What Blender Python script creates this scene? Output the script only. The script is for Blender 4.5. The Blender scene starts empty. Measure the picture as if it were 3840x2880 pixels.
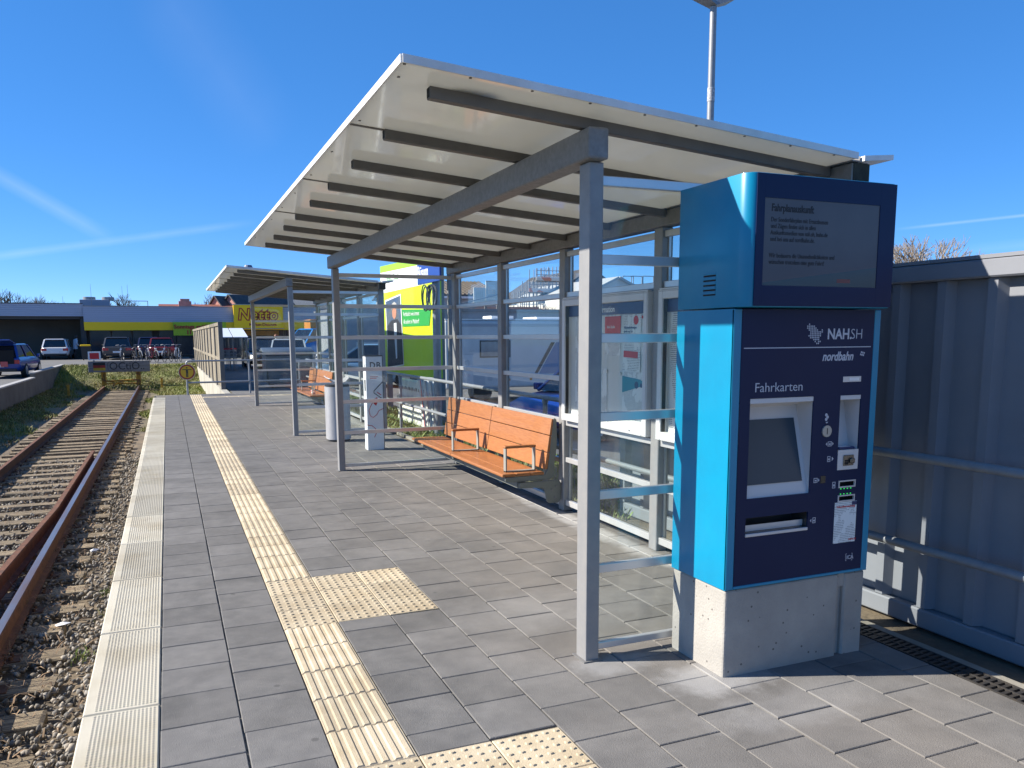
import bpy, bmesh, math, random
import numpy as np
from mathutils import Vector, Matrix

random.seed(7)
rng = np.random.default_rng(7)
SC = bpy.context.scene
COL = SC.collection
rad = math.radians

# ------------------------------------------------------------------ camera
CAM_H = 1.53
FOC, PCX, PCY = 3051.6, 1920.0, 1693.5            # photograph's pixels
def cam_axes():
    yaw, pit, rol = rad(22.75), rad(8.13), rad(-0.284)
    f = Vector((math.sin(yaw), math.cos(yaw), 0)); r = Vector((math.cos(yaw), -math.sin(yaw), 0)); u = Vector((0, 0, 1))
    f, u = f*math.cos(pit)-u*math.sin(pit), u*math.cos(pit)+f*math.sin(pit)
    r, u = r*math.cos(rol)+u*math.sin(rol), u*math.cos(rol)-r*math.sin(rol)
    return r, u, f
CR, CU, CF = cam_axes()
cam = bpy.data.cameras.new('camera')
cam.sensor_width = 36; cam.lens = FOC/3840*36; cam.shift_y = (PCY-1440)/3840
cam.clip_start = 0.05; cam.clip_end = 3000
camo = bpy.data.objects.new('camera', cam); COL.objects.link(camo)
camo.matrix_world = Matrix(((CR.x, CU.x, -CF.x, 0), (CR.y, CU.y, -CF.y, 0), (CR.z, CU.z, -CF.z, CAM_H), (0, 0, 0, 1)))
SC.camera = camo
def ray(x, y):
    return CR*((x-PCX)/FOC) - CU*((y-PCY)/FOC) + CF
def at_x(x, y, X):
    d = ray(x, y); return Vector((0, 0, CAM_H)) + d*(X/d.x)
def at_y(x, y, Y):
    d = ray(x, y); return Vector((0, 0, CAM_H)) + d*(Y/d.y)
def at_z(x, y, Z):
    d = ray(x, y); return Vector((0, 0, CAM_H)) + d*((Z-CAM_H)/d.z)

# ------------------------------------------------------------------ light
SUN_DIR = Vector((-1, 0.377, 0.71)).normalized()     # towards the sun
ELEV = math.asin(SUN_DIR.z)
world = bpy.data.worlds.new('World'); SC.world = world; world.use_nodes = True
nt = world.node_tree; nt.nodes.clear()
def N(tree, kind, **kw):
    n = tree.nodes.new(kind)
    for k, v in kw.items(): setattr(n, k, v)
    return n
sky = N(nt, 'ShaderNodeTexSky', sky_type='NISHITA', sun_disc=False)
sky.sun_elevation = ELEV
sky.sun_rotation = math.atan2(SUN_DIR.x, SUN_DIR.y)
sky.altitude = 500; sky.air_density = 0.5; sky.dust_density = 0.0; sky.ozone_density = 10.0
bg = N(nt, 'ShaderNodeBackground'); out = N(nt, 'ShaderNodeOutputWorld')
SKY_STRENGTH = 0.08
bg.inputs['Strength'].default_value = SKY_STRENGTH
geo = N(nt, 'ShaderNodeNewGeometry')
def wmath(op, a, b=None, c=None):
    n = N(nt, 'ShaderNodeMath', operation=op)
    for i, v in enumerate((a, b, c)):
        if v is None: continue
        if isinstance(v, (int, float)): n.inputs[i].default_value = v
        else: nt.links.new(v, n.inputs[i])
    return n.outputs[0]
def wdot(vec):
    n = N(nt, 'ShaderNodeVectorMath', operation='DOT_PRODUCT')
    nt.links.new(geo.outputs['Incoming'], n.inputs[0]); n.inputs[1].default_value = tuple(-vec)
    return n.outputs['Value']
wno = N(nt, 'ShaderNodeTexNoise'); wno.inputs['Scale'].default_value = 14; wno.inputs['Detail'].default_value = 4
nt.links.new(geo.outputs['Incoming'], wno.inputs['Vector'])
trail_sum = None
kD = 3840/2212
# old vapour trails: great-circle streaks in the sky itself
for (x0, y0, x1, y1, wdt, amp) in ((-160, 290, 250, 523, .0105, .085), (-100, 566, 560, 479, .0055, .085), (1930, 496, 2500, 434, .0022, .14), (320, -60, 600, 320, .05, .022), (2060, 545, 2500, 500, .008, .06)):
    a, b = ray(x0*kD, y0*kD).normalized(), ray(x1*kD, y1*kD).normalized()
    n = a.cross(b).normalized(); m = (a+b).normalized(); half = math.acos(max(-1, min(1, a.dot(b))))/2
    d = wmath('ABSOLUTE', wdot(n))
    across = wmath('SUBTRACT', 1.0, wmath('MINIMUM', wmath('DIVIDE', d, wdt), 1.0))
    along = wmath('SMOOTH_MIN', 1.0, wmath('MAXIMUM', wmath('DIVIDE', wmath('SUBTRACT', wdot(m), math.cos(half)), max(1e-4, (1-math.cos(half))*0.6)), 0.0), 0.1)
    v = wmath('MULTIPLY', wmath('MULTIPLY', across, along), amp)
    v = wmath('MULTIPLY', v, wmath('ADD', wmath('MULTIPLY', wno.outputs['Fac'], 1.4), 0.2))
    trail_sum = v if trail_sum is None else wmath('ADD', trail_sum, v)
hsv = N(nt, 'ShaderNodeHueSaturation'); hsv.inputs['Saturation'].default_value = 1.36; hsv.inputs['Hue'].default_value = 0.508
gam = N(nt, 'ShaderNodeGamma'); gam.inputs['Gamma'].default_value = 0.56       # the camera's soft highlight curve, on the whole sky
gain = N(nt, 'ShaderNodeVectorMath', operation='SCALE'); gain.inputs['Scale'].default_value = 2.45
nt.links.new(sky.outputs[0], gam.inputs['Color']); nt.links.new(gam.outputs[0], gain.inputs[0]); nt.links.new(gain.outputs[0], hsv.inputs['Color'])
mixw = N(nt, 'ShaderNodeMix', data_type='RGBA')
nt.links.new(trail_sum, mixw.inputs[0]); nt.links.new(hsv.outputs[0], mixw.inputs[6]); mixw.inputs[7].default_value = (8, 8.4, 9, 1)
nt.links.new(mixw.outputs[2], bg.inputs['Color']); nt.links.new(bg.outputs[0], out.inputs[0])

sun = bpy.data.lights.new('sun', 'SUN'); sun.energy = 4.6; sun.angle = rad(0.53); sun.color = (1.0, 0.93, 0.82)
suno = bpy.data.objects.new('sun', sun); COL.objects.link(suno)
suno.location = SUN_DIR*60
suno.rotation_euler = SUN_DIR.to_track_quat('Z', 'Y').to_euler()
vs = SC.view_settings
vs.view_transform = 'Standard'; vs.look = 'None'; vs.exposure = 1.15; vs.gamma = 1.0; vs.use_curve_mapping = False
SC.cycles.max_bounces = 8; SC.cycles.transparent_max_bounces = 24
SC.cycles.sample_clamp_indirect = 4.0

# ------------------------------------------------------------------ materials
MATS = {}
def sh(tree, a, ai, b, bi): tree.links.new(a.outputs[ai], b.inputs[bi])
def mat(name, col, rough=0.6, metal=0.0, col2=None, scale=4.0, mix=(0.35, 0.65), bump=0.0, bscale=60.0, stretch=None, spec=0.5,
        rnd=0.0, emit=None, coat=0.0, coords='pos', detail=6.0, spots=None, rough_var=0.0):
    """procedural surface: two-colour noise, fine bump, per-object tone shift; spots=(colour, scale, size)"""
    if name in MATS: return MATS[name]
    m = bpy.data.materials.new(name); m.use_nodes = True; t = m.node_tree
    p = t.nodes['Principled BSDF']
    p.inputs['Roughness'].default_value = rough; p.inputs['Metallic'].default_value = metal
    p.inputs['Specular IOR Level'].default_value = spec
    p.inputs['Coat Weight'].default_value = coat; p.inputs['Coat Roughness'].default_value = 0.05
    c = (*col, 1)
    p.inputs['Base Color'].default_value = c
    m.diffuse_color = c
    if coords == 'pos':
        src = N(t, 'ShaderNodeNewGeometry').outputs['Position']
    else:
        src = N(t, 'ShaderNodeTexCoord').outputs['Object']
    if stretch:
        mp = N(t, 'ShaderNodeMapping'); mp.inputs['Scale'].default_value = stretch
        t.links.new(src, mp.inputs['Vector']); src = mp.outputs[0]
    cout = None
    if col2 is not None:
        no = N(t, 'ShaderNodeTexNoise'); no.inputs['Scale'].default_value = scale; no.inputs['Detail'].default_value = detail; no.inputs['Roughness'].default_value = 0.6
        t.links.new(src, no.inputs['Vector'])
        mr = N(t, 'ShaderNodeMapRange'); mr.inputs[1].default_value = mix[0]; mr.inputs[2].default_value = mix[1]
        t.links.new(no.outputs['Fac'], mr.inputs[0])
        mx = N(t, 'ShaderNodeMix', data_type='RGBA'); mx.inputs[6].default_value = c; mx.inputs[7].default_value = (*col2, 1)
        t.links.new(mr.outputs[0], mx.inputs[0]); cout = mx.outputs[2]
        if rough_var:
            rr = N(t, 'ShaderNodeMapRange'); rr.inputs[3].default_value = rough-rough_var; rr.inputs[4].default_value = rough+rough_var
            t.links.new(no.outputs['Fac'], rr.inputs[0]); t.links.new(rr.outputs[0], p.inputs['Roughness'])
    if spots:
        vo = N(t, 'ShaderNodeTexVoronoi'); vo.inputs['Scale'].default_value = spots[1]; t.links.new(src, vo.inputs['Vector'])
        cr = N(t, 'ShaderNodeMapRange'); cr.inputs[1].default_value = spots[2]; cr.inputs[2].default_value = spots[2]*0.7
        t.links.new(vo.outputs['Distance'], cr.inputs[0])
        mx = N(t, 'ShaderNodeMix', data_type='RGBA'); mx.inputs[7].default_value = (*spots[0], 1)
        if cout is None: mx.inputs[6].default_value = c
        else: t.links.new(cout, mx.inputs[6])
        wn = N(t, 'ShaderNodeTexWhiteNoise'); t.links.new(vo.outputs['Position'], wn.inputs['Vector'])
        gt = N(t, 'ShaderNodeMath', operation='GREATER_THAN'); gt.inputs[1].default_value = 0.55; t.links.new(wn.outputs['Value'], gt.inputs[0])
        mu = N(t, 'ShaderNodeMath', operation='MULTIPLY'); t.links.new(cr.outputs[0], mu.inputs[0]); t.links.new(gt.outputs[0], mu.inputs[1])
        t.links.new(mu.outputs[0], mx.inputs[0]); cout = mx.outputs[2]
    if rnd:
        oi = N(t, 'ShaderNodeObjectInfo')
        mr = N(t, 'ShaderNodeMapRange'); mr.inputs[3].default_value = 1-rnd; mr.inputs[4].default_value = 1+rnd
        t.links.new(oi.outputs['Random'], mr.inputs[0])
        hs = N(t, 'ShaderNodeHueSaturation'); t.links.new(mr.outputs[0], hs.inputs['Value'])
        if cout is None: hs.inputs['Color'].default_value = c
        else: t.links.new(cout, hs.inputs['Color'])
        cout = hs.outputs[0]
    if cout is not None: t.links.new(cout, p.inputs['Base Color'])
    if bump:
        nb = N(t, 'ShaderNodeTexNoise'); nb.inputs['Scale'].default_value = bscale; nb.inputs['Detail'].default_value = 5
        t.links.new(src, nb.inputs['Vector'])
        bp = N(t, 'ShaderNodeBump'); bp.inputs['Strength'].default_value = bump; bp.inputs['Distance'].default_value = 0.01
        t.links.new(nb.outputs['Fac'], bp.inputs['Height']); t.links.new(bp.outputs[0], p.inputs['Normal'])
    if emit:
        p.inputs['Emission Color'].default_value = (*emit[0], 1); p.inputs['Emission Strength'].default_value = emit[1]
    MATS[name] = m
    return m

def glass_mat(name, tint=(0.95, 0.975, 0.965), refl=1.0, ior=1.5, rough=0.0, dust=.035):
    if name in MATS: return MATS[name]
    m = bpy.data.materials.new(name); m.use_nodes = True; t = m.node_tree; t.nodes.clear()
    o = N(t, 'ShaderNodeOutputMaterial'); tr = N(t, 'ShaderNodeBsdfTransparent'); gl = N(t, 'ShaderNodeBsdfGlossy'); fr = N(t, 'ShaderNodeFresnel'); mx = N(t, 'ShaderNodeMixShader')
    tr.inputs[0].default_value = (*tint, 1); gl.inputs[0].default_value = (1, 1, 1, 1); gl.inputs['Roughness'].default_value = rough; fr.inputs['IOR'].default_value = ior
    gm_ = N(t, 'ShaderNodeNewGeometry'); mi_ = N(t, 'ShaderNodeMix', data_type='FLOAT'); mi_.inputs[2].default_value = ior; mi_.inputs[3].default_value = 1/ior   # thin pane: same reflectance from both sides
    t.links.new(gm_.outputs['Backfacing'], mi_.inputs[0]); t.links.new(mi_.outputs[0], fr.inputs['IOR'])
    mu = N(t, 'ShaderNodeMath', operation='MULTIPLY'); mu.inputs[1].default_value = refl; mu.use_clamp = True
    t.links.new(fr.outputs[0], mu.inputs[0]); t.links.new(mu.outputs[0], mx.inputs[0]); t.links.new(tr.outputs[0], mx.inputs[1]); t.links.new(gl.outputs[0], mx.inputs[2])
    no = N(t, 'ShaderNodeTexNoise'); no.inputs['Scale'].default_value = 2.5; no.inputs['Detail'].default_value = 7; t.links.new(gm_.outputs['Position'], no.inputs['Vector'])   # thin film of dust, wiped in places
    mr = N(t, 'ShaderNodeMapRange'); mr.inputs[1].default_value = .42; mr.inputs[2].default_value = .75; mr.inputs[4].default_value = dust; t.links.new(no.outputs['Fac'], mr.inputs[0])
    df = N(t, 'ShaderNodeBsdfDiffuse'); df.inputs[0].default_value = (.6, .6, .58, 1); m2 = N(t, 'ShaderNodeMixShader'); t.links.new(mr.outputs[0], m2.inputs[0]); t.links.new(mx.outputs[0], m2.inputs[1]); t.links.new(df.outputs[0], m2.inputs[2]); t.links.new(m2.outputs[0], o.inputs[0])
    m.diffuse_color = (0.6, 0.7, 0.75, 0.3)
    MATS[name] = m
    return m

# ------------------------------------------------------------------ mesh helpers
class B:
    def __init__(s): s.v = []; s.f = []; s.mi = []; s.cur = 0
    def add(s, vs, fs):
        o = len(s.v); s.v += [tuple(p) for p in vs]
        for f in fs: s.f.append(tuple(i+o for i in f)); s.mi.append(s.cur)
        return s
    def box(s, x0, x1, y0, y1, z0, z1):
        v = [(x, y, z) for z in (z0, z1) for y in (y0, y1) for x in (x0, x1)]
        return s.add(v, [(0, 2, 3, 1), (4, 5, 7, 6), (0, 1, 5, 4), (2, 6, 7, 3), (0, 4, 6, 2), (1, 3, 7, 5)])
    def hexa(s, p):   # 8 points: bottom 4 (ccw from above), top 4
        return s.add(p, [(3, 2, 1, 0), (4, 5, 6, 7), (0, 1, 5, 4), (1, 2, 6, 5), (2, 3, 7, 6), (3, 0, 4, 7)])
    def bar(s, a, b, w, h, up=(0, 0, 1)):  # rectangular bar from a to b
        a = Vector(a); b = Vector(b); d = (b-a).normalized(); up = Vector(up)
        sd = d.cross(up)
        if sd.length < 1e-4: sd = d.cross(Vector((1, 0, 0)))
        sd.normalize(); u = sd.cross(d).normalized()
        q = []
        for p in (a, b):
            q += [p-sd*w/2-u*h/2, p+sd*w/2-u*h/2, p+sd*w/2+u*h/2, p-sd*w/2+u*h/2]
        return s.add(q, [(0, 1, 2, 3), (7, 6, 5, 4), (0, 4, 5, 1), (1, 5, 6, 2), (2, 6, 7, 3), (3, 7, 4, 0)])
    def tube(s, a, b, r, n=10, r2=None, cap=True):
        a = Vector(a); b = Vector(b); r2 = r if r2 is None else r2
        d = (b-a).normalized(); u = d.orthogonal().normalized(); w = d.cross(u)
        v = []
        for p, q in ((a, r), (b, r2)):
            for i in range(n):
                t = 2*math.pi*i/n; v.append(p+(u*math.cos(t)+w*math.sin(t))*q)
        f = [(i, (i+1) % n, n+(i+1) % n, n+i) for i in range(n)]
        if cap: f += [tuple(range(n-1, -1, -1)), tuple(range(n, 2*n))]
        return s.add(v, f)
    def path(s, pts, r, n=8, closed=False, cap=True):  # swept tube along points
        P = [Vector(p) for p in pts]; m = len(P); v = []; f = []
        up = None
        for i, p in enumerate(P):
            a = P[(i-1) % m] if closed or i else P[0]; b = P[(i+1) % m] if closed or i < m-1 else P[-1]
            d = (b-a).normalized()
            if up is None: up = d.orthogonal().normalized()
            up = (up-d*up.dot(d)); up = up.normalized() if up.length > 1e-5 else d.orthogonal().normalized()
            w = d.cross(up); rr = r[i] if isinstance(r, (list, tuple)) else r
            for k in range(n):
                t = 2*math.pi*k/n; v.append(p+(up*math.cos(t)+w*math.sin(t))*rr)
        for i in range(m if closed else m-1):
            j = (i+1) % m
            for k in range(n): f.append((i*n+k, i*n+(k+1) % n, j*n+(k+1) % n, j*n+k))
        if cap and not closed: f += [tuple(range(n-1, -1, -1)), tuple(range((m-1)*n, m*n))]
        return s.add(v, f)
    def prism(s, poly, axis, a, b):  # poly: 2D points in the other two axes (ordered), extruded along axis from a to b
        def P(u, w, t): return {'x': (t, u, w), 'y': (u, t, w), 'z': (u, w, t)}[axis]
        n = len(poly); v = [P(u, w, a) for u, w in poly]+[P(u, w, b) for u, w in poly]
        return s.add(v, [tuple(range(n-1, -1, -1)), tuple(range(n, 2*n))]+[(i, (i+1) % n, n+(i+1) % n, n+i) for i in range(n)])
    def loft(s, rings, cap=True):
        n = len(rings[0]); v = [p for r in rings for p in r]; f = []
        for i in range(len(rings)-1):
            for k in range(n): f.append((i*n+k, i*n+(k+1) % n, (i+1)*n+(k+1) % n, (i+1)*n+k))
        if cap: f += [tuple(range(n-1, -1, -1)), tuple(range((len(rings)-1)*n, len(rings)*n))]
        return s.add(v, f)
    def sphere(s, c, r, nu=10, nv=6, sc=(1, 1, 1)):
        rings = []
        for i in range(1, nv):
            t = math.pi*i/nv
            rings.append([(c[0]+r*sc[0]*math.sin(t)*math.cos(2*math.pi*k/nu), c[1]+r*sc[1]*math.sin(t)*math.sin(2*math.pi*k/nu), c[2]-r*sc[2]*math.cos(t)) for k in range(nu)])
        return s.loft(rings)
    def mesh(s, name, bevel=0.0, seg=1, smooth=False):
        me = bpy.data.meshes.new(name); me.from_pydata(s.v, [], s.f); 
        bm = bmesh.new(); bm.from_mesh(me)
        if bevel:
            ed = [e for e in bm.edges if len(e.link_faces) == 2 and e.calc_face_angle(0) > 0.5]
            bmesh.ops.bevel(bm, geom=ed, offset=bevel, segments=seg, profile=0.5, affect='EDGES', clamp_overlap=True)
        bmesh.ops.recalc_face_normals(bm, faces=bm.faces)
        bm.to_mesh(me); bm.free()
        if not bevel and any(s.mi): me.polygons.foreach_set('material_index', s.mi)
        if smooth:
            me.polygons.foreach_set('use_smooth', [True]*len(me.polygons))
            me.set_sharp_from_angle(angle=rad(38))
        return me
    def obj(s, name, m, parent=None, bevel=0.0, seg=1, smooth=False):
        return link(name, s.mesh(name, bevel, seg, smooth), m, parent)

def link(name, me, m=None, parent=None, loc=None, rot=None):
    if m is not None and len(me.materials) == 0:
        for q in (m if isinstance(m, (list, tuple)) else [m]): me.materials.append(q)
    o = bpy.data.objects.new(name, me); COL.objects.link(o)
    if parent is not None: o.parent = parent
    if loc is not None: o.location = loc
    if rot is not None: o.rotation_euler = rot
    return o
def tag(o, label, cat, group=None):
    o['label'] = label; o['category'] = cat
    if group: o['group'] = group
    return o
def thing(name, label, cat, loc=(0, 0, 0), rotz=0.0, group=None):
    o = bpy.data.objects.new(name, None); COL.objects.link(o); o.empty_display_size = 0.2
    o.location = loc; o.rotation_euler = (0, 0, rotz)
    return tag(o, label, cat, group)
def dup(root, loc=None, rotz=None, label=None, group=None, parent=None):
    r = root.copy(); COL.objects.link(r)
    if parent is not None: r.parent = parent
    if loc is not None: r.location = loc
    if rotz is not None: r.rotation_euler = (0, 0, rotz)
    if label: r['label'] = label
    if group: r['group'] = group
    for ch in list(root.children): dup(ch, parent=r)
    return r
def fast_mesh(name, verts, tris, smooth=False):
    me = bpy.data.meshes.new(name); nv, nf = len(verts), len(tris); k = tris.shape[1]
    me.vertices.add(nv); me.vertices.foreach_set('co', np.asarray(verts, np.float32).ravel())
    me.loops.add(nf*k); me.loops.foreach_set('vertex_index', np.asarray(tris, np.int32).ravel())
    me.polygons.add(nf); me.polygons.foreach_set('loop_start', np.arange(0, nf*k, k, dtype=np.int32))
    me.polygons.foreach_set('loop_total', np.full(nf, k, np.int32))
    if smooth: me.polygons.foreach_set('use_smooth', np.ones(nf, bool))
    me.update(calc_edges=True); me.validate()
    return me
def text(s, size, loc, m, parent, face='-y', bold=0.0, align='LEFT', shear=0.0, ext=0.0006, name='lettering', rot=None, sx=1.0, space=1.0, res=3):
    cu = bpy.data.curves.new('t', 'FONT'); cu.body = s; cu.size = size; cu.extrude = ext; cu.offset = bold; cu.align_x = align; cu.shear = shear; cu.resolution_u = res; cu.space_character = space
    o = bpy.data.objects.new('t', cu); COL.objects.link(o)
    dg = bpy.context.evaluated_depsgraph_get()
    me = bpy.data.meshes.new_from_object(o.evaluated_get(dg)); me.name = name
    bpy.data.objects.remove(o); bpy.data.curves.remove(cu)
    me.materials.clear(); 
    r = rot if rot else {'-y': (rad(90), 0, 0), '-x': (rad(90), 0, rad(-90)), '+z': (0, 0, 0)}[face]
    q = link(name, me, m, parent, loc, r); q.scale = (sx, 1, 1)
    return q
# ------------------------------------------------------------------ shared materials
def paver_mat():
    m = mat('paver_concrete', (0.156, 0.151, 0.145), 0.88, col2=(0.127, 0.124, 0.121), scale=9, bump=0.32, bscale=210, rnd=0.14, spec=0.3)
    t = m.node_tree; p = t.nodes['Principled BSDF']
    base = p.inputs['Base Color'].links[0].from_socket
    pos = N(t, 'ShaderNodeNewGeometry').outputs['Position']
    # brownish walked-in tone under the roof
    no = N(t, 'ShaderNodeTexNoise'); no.inputs['Scale'].default_value = 0.9; no.inputs['Detail'].default_value = 3; t.links.new(pos, no.inputs['Vector'])
    mr = N(t, 'ShaderNodeMapRange'); mr.inputs[1].default_value = .33; mr.inputs[2].default_value = .66; mr.inputs[4].default_value = .8; t.links.new(no.outputs['Fac'], mr.inputs[0])
    sx = N(t, 'ShaderNodeSeparateXYZ'); t.links.new(pos, sx.inputs[0])
    wx = N(t, 'ShaderNodeMapRange'); wx.inputs[1].default_value = 0.9; wx.inputs[2].default_value = 2.2; t.links.new(sx.outputs[0], wx.inputs[0])
    mu = N(t, 'ShaderNodeMath', operation='MULTIPLY'); t.links.new(mr.outputs[0], mu.inputs[0]); t.links.new(wx.outputs[0], mu.inputs[1])
    m1 = N(t, 'ShaderNodeMix', data_type='RGBA'); m1.inputs[7].default_value = (0.20, 0.182, 0.163, 1); t.links.new(mu.outputs[0], m1.inputs[0]); t.links.new(base, m1.inputs[6])
    # lime bloom along the rear wall, at the post and at the plinth
    last = m1.outputs[2]
    nz = N(t, 'ShaderNodeTexNoise'); nz.inputs['Scale'].default_value = 7; nz.inputs['Detail'].default_value = 6; nz.inputs['Roughness'].default_value = .7; t.links.new(pos, nz.inputs['Vector'])
    for (cx, cy, rx, ry, amp) in ((3.02, 5.8, .16, 2.6, .85), (2.2, 2.86, .42, .26, .75), (1.85, 3.18, .3, .18, .5), (3.0, 15.5, .3, 3.0, .5), (1.95, 4.0, .8, .5, .22), (2.5, 2.5, 1.0, .25, .25)):
        sb = N(t, 'ShaderNodeVectorMath', operation='SUBTRACT'); sb.inputs[1].default_value = (cx, cy, 0); t.links.new(pos, sb.inputs[0])
        ml = N(t, 'ShaderNodeVectorMath', operation='MULTIPLY'); ml.inputs[1].default_value = (1/rx, 1/ry, 0); t.links.new(sb.outputs[0], ml.inputs[0])
        ln = N(t, 'ShaderNodeVectorMath', operation='LENGTH'); t.links.new(ml.outputs[0], ln.inputs[0])
        fa = N(t, 'ShaderNodeMapRange'); fa.inputs[1].default_value = 1.25; fa.inputs[2].default_value = .2; t.links.new(ln.outputs['Value'], fa.inputs[0])
        th = N(t, 'ShaderNodeMath', operation='ADD'); t.links.new(fa.outputs[0], th.inputs[0]); t.links.new(nz.outputs['Fac'], th.inputs[1])
        st = N(t, 'ShaderNodeMapRange'); st.inputs[1].default_value = .95; st.inputs[2].default_value = 1.35; st.inputs[4].default_value = amp; t.links.new(th.outputs[0], st.inputs[0])
        mm = N(t, 'ShaderNodeMix', data_type='RGBA'); mm.inputs[7].default_value = (0.34, 0.335, 0.33, 1); t.links.new(st.outputs[0], mm.inputs[0]); t.links.new(last, mm.inputs[6]); last = mm.outputs[2]
    # gum spots, drips
    vo = N(t, 'ShaderNodeTexVoronoi'); vo.inputs['Scale'].default_value = 3.1; t.links.new(pos, vo.inputs['Vector'])
    cr = N(t, 'ShaderNodeMapRange'); cr.inputs[1].default_value = .055; cr.inputs[2].default_value = .035; cr.inputs[4].default_value = .55; t.links.new(vo.outputs['Distance'], cr.inputs[0])
    mm = N(t, 'ShaderNodeMix', data_type='RGBA'); mm.inputs[7].default_value = (0.06, 0.058, 0.057, 1); t.links.new(cr.outputs[0], mm.inputs[0]); t.links.new(last, mm.inputs[6])
    v2 = N(t, 'ShaderNodeTexNoise'); v2.inputs['Scale'].default_value = 130; v2.inputs['Detail'].default_value = 2; t.links.new(pos, v2.inputs['Vector'])
    c2 = N(t, 'ShaderNodeMapRange'); c2.inputs[1].default_value = .66; c2.inputs[2].default_value = .76; c2.inputs[4].default_value = .5; t.links.new(v2.outputs['Fac'], c2.inputs[0])
    m3 = N(t, 'ShaderNodeMix', data_type='RGBA'); m3.inputs[7].default_value = (0.27, 0.265, 0.26, 1); t.links.new(c2.outputs[0], m3.inputs[0]); t.links.new(mm.outputs[2], m3.inputs[6])
    bl = N(t, 'ShaderNodeTexNoise'); bl.inputs['Scale'].default_value = 2.3; bl.inputs['Detail'].default_value = 8; bl.inputs['Roughness'].default_value = .65; bl.inputs['Distortion'].default_value = .6; t.links.new(pos, bl.inputs['Vector'])
    bm_ = N(t, 'ShaderNodeMapRange'); bm_.inputs[1].default_value = .3; bm_.inputs[2].default_value = .7; bm_.inputs[3].default_value = .80; bm_.inputs[4].default_value = 1.16; t.links.new(bl.outputs['Fac'], bm_.inputs[0])
    hv = N(t, 'ShaderNodeHueSaturation'); t.links.new(bm_.outputs[0], hv.inputs['Value']); t.links.new(m3.outputs[2], hv.inputs['Color'])
    t.links.new(hv.outputs[0], p.inputs['Base Color'])
    return m
PAVER = paver_mat()
COPING = mat('coping_white_concrete', (0.50, 0.465, 0.375), 0.8, col2=(0.38, 0.33, 0.235), scale=2.2, mix=(0.42, 0.75), bump=0.2, bscale=120, rnd=0.14)
TACTILE = mat('tactile_cream_concrete', (0.48, 0.405, 0.285), 0.82, col2=(0.37, 0.295, 0.19), scale=5, mix=(0.4, 0.7), bump=0.25, bscale=160, rnd=0.18)
SAND = mat('joint_sand', (0.24, 0.215, 0.165), 0.95, col2=(0.06, 0.055, 0.05), scale=30, bump=0.8, bscale=200)
CONCRETE = mat('concrete', (0.38, 0.36, 0.325), 0.9, col2=(0.30, 0.285, 0.26), scale=3.5, bump=0.35, bscale=90, spots=((0.12, 0.11, 0.10), 26, 0.16))
CONC_OLD = mat('weathered_concrete', (0.30, 0.28, 0.24), 0.92, col2=(0.17, 0.16, 0.13), scale=1.2, bump=0.4, bscale=40)
ASPHALT = mat('asphalt', (0.115, 0.113, 0.110), 0.92, col2=(0.145, 0.142, 0.135), scale=1.0, bump=0.4, bscale=120)
STEEL = mat('grey_painted_steel', (0.275, 0.27, 0.265), 0.5, metal=0.2, col2=(0.24, 0.24, 0.243), scale=14, bump=0.06, bscale=60, rough_var=.1)
GALV = mat('galvanised_steel', (0.235, 0.23, 0.225), 0.55, metal=0.35, col2=(0.175, 0.172, 0.17), scale=34, bump=0.06, bscale=60, mix=(.3, .75), rough_var=.12)
GALV_L = mat('light_galvanised_pipe', (0.29, 0.30, 0.315), 0.45, metal=0.3, col2=(0.24, 0.25, 0.265), scale=18, rough_var=.12)
DARKSTEEL = mat('dark_grey_purlin_paint', (0.125, 0.118, 0.113), 0.5, col2=(0.10, 0.095, 0.092), scale=10)
VOID = mat('opening_shade_black', (0.012, 0.012, 0.013), 0.9)  # near-black paints the shade inside slots, tube ends and other openings
ROOFW = mat('white_roof_panel', (0.72, 0.715, 0.68), 0.12, col2=(0.58, 0.57, 0.53), scale=.9, mix=(.4, .75), coat=0.8, bump=.02, bscale=3)
t_ = ROOFW.node_tree; p_ = t_.nodes['Principled BSDF']; tl_ = N(t_, 'ShaderNodeBsdfTranslucent'); tl_.inputs[0].default_value = (0.92, 0.90, 0.81, 1); mx_ = N(t_, 'ShaderNodeMixShader'); mx_.inputs[0].default_value = 0.31
t_.links.new(p_.outputs[0], mx_.inputs[1]); t_.links.new(tl_.outputs[0], mx_.inputs[2]); t_.links.new(mx_.outputs[0], t_.nodes['Material Output'].inputs[0])   # thin milky sheet: sun glows through
WHITEMETAL = mat('white_edge_trim', (0.74, 0.74, 0.73), 0.4, col2=(0.62, 0.61, 0.59), scale=7)
BARM = mat('satin_aluminium_bar', (0.64, 0.64, 0.64), 0.33, metal=0.55, col2=(0.60, 0.60, 0.60), scale=8)
FRAMEW = mat('white_case_frame', (0.66, 0.665, 0.67), 0.42, col2=(0.60, 0.605, 0.61), scale=5)
GLASS = glass_mat('shelter_glass', (0.955, 0.98, 0.975), 0.55)
GLASSCASE = glass_mat('case_glass', (0.98, 0.99, 0.985), 0.12, dust=.01)
CARGLASS = mat('dark_car_glass', (0.012, 0.015, 0.02), 0.05, spec=0.9)
RUBBER = mat('black_rubber', (0.02, 0.02, 0.02), 0.8)
RIM = mat('wheel_rim', (0.5, 0.5, 0.52), 0.35, metal=0.7)
PLATE = mat('number_plate_white', (0.75, 0.75, 0.75), 0.5)
TAIL = mat('tail_light_red', (0.45, 0.012, 0.015), 0.25, coat=.5)
BLACK = mat('black_plastic', (0.022, 0.022, 0.024), 0.45)
WHITEP = mat('white_print', (0.80, 0.80, 0.80), 0.5)
REDP = mat('red_print', (0.55, 0.02, 0.03), 0.5)
NAVYP = mat('navy_print', (0.012, 0.025, 0.11), 0.35)
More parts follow.
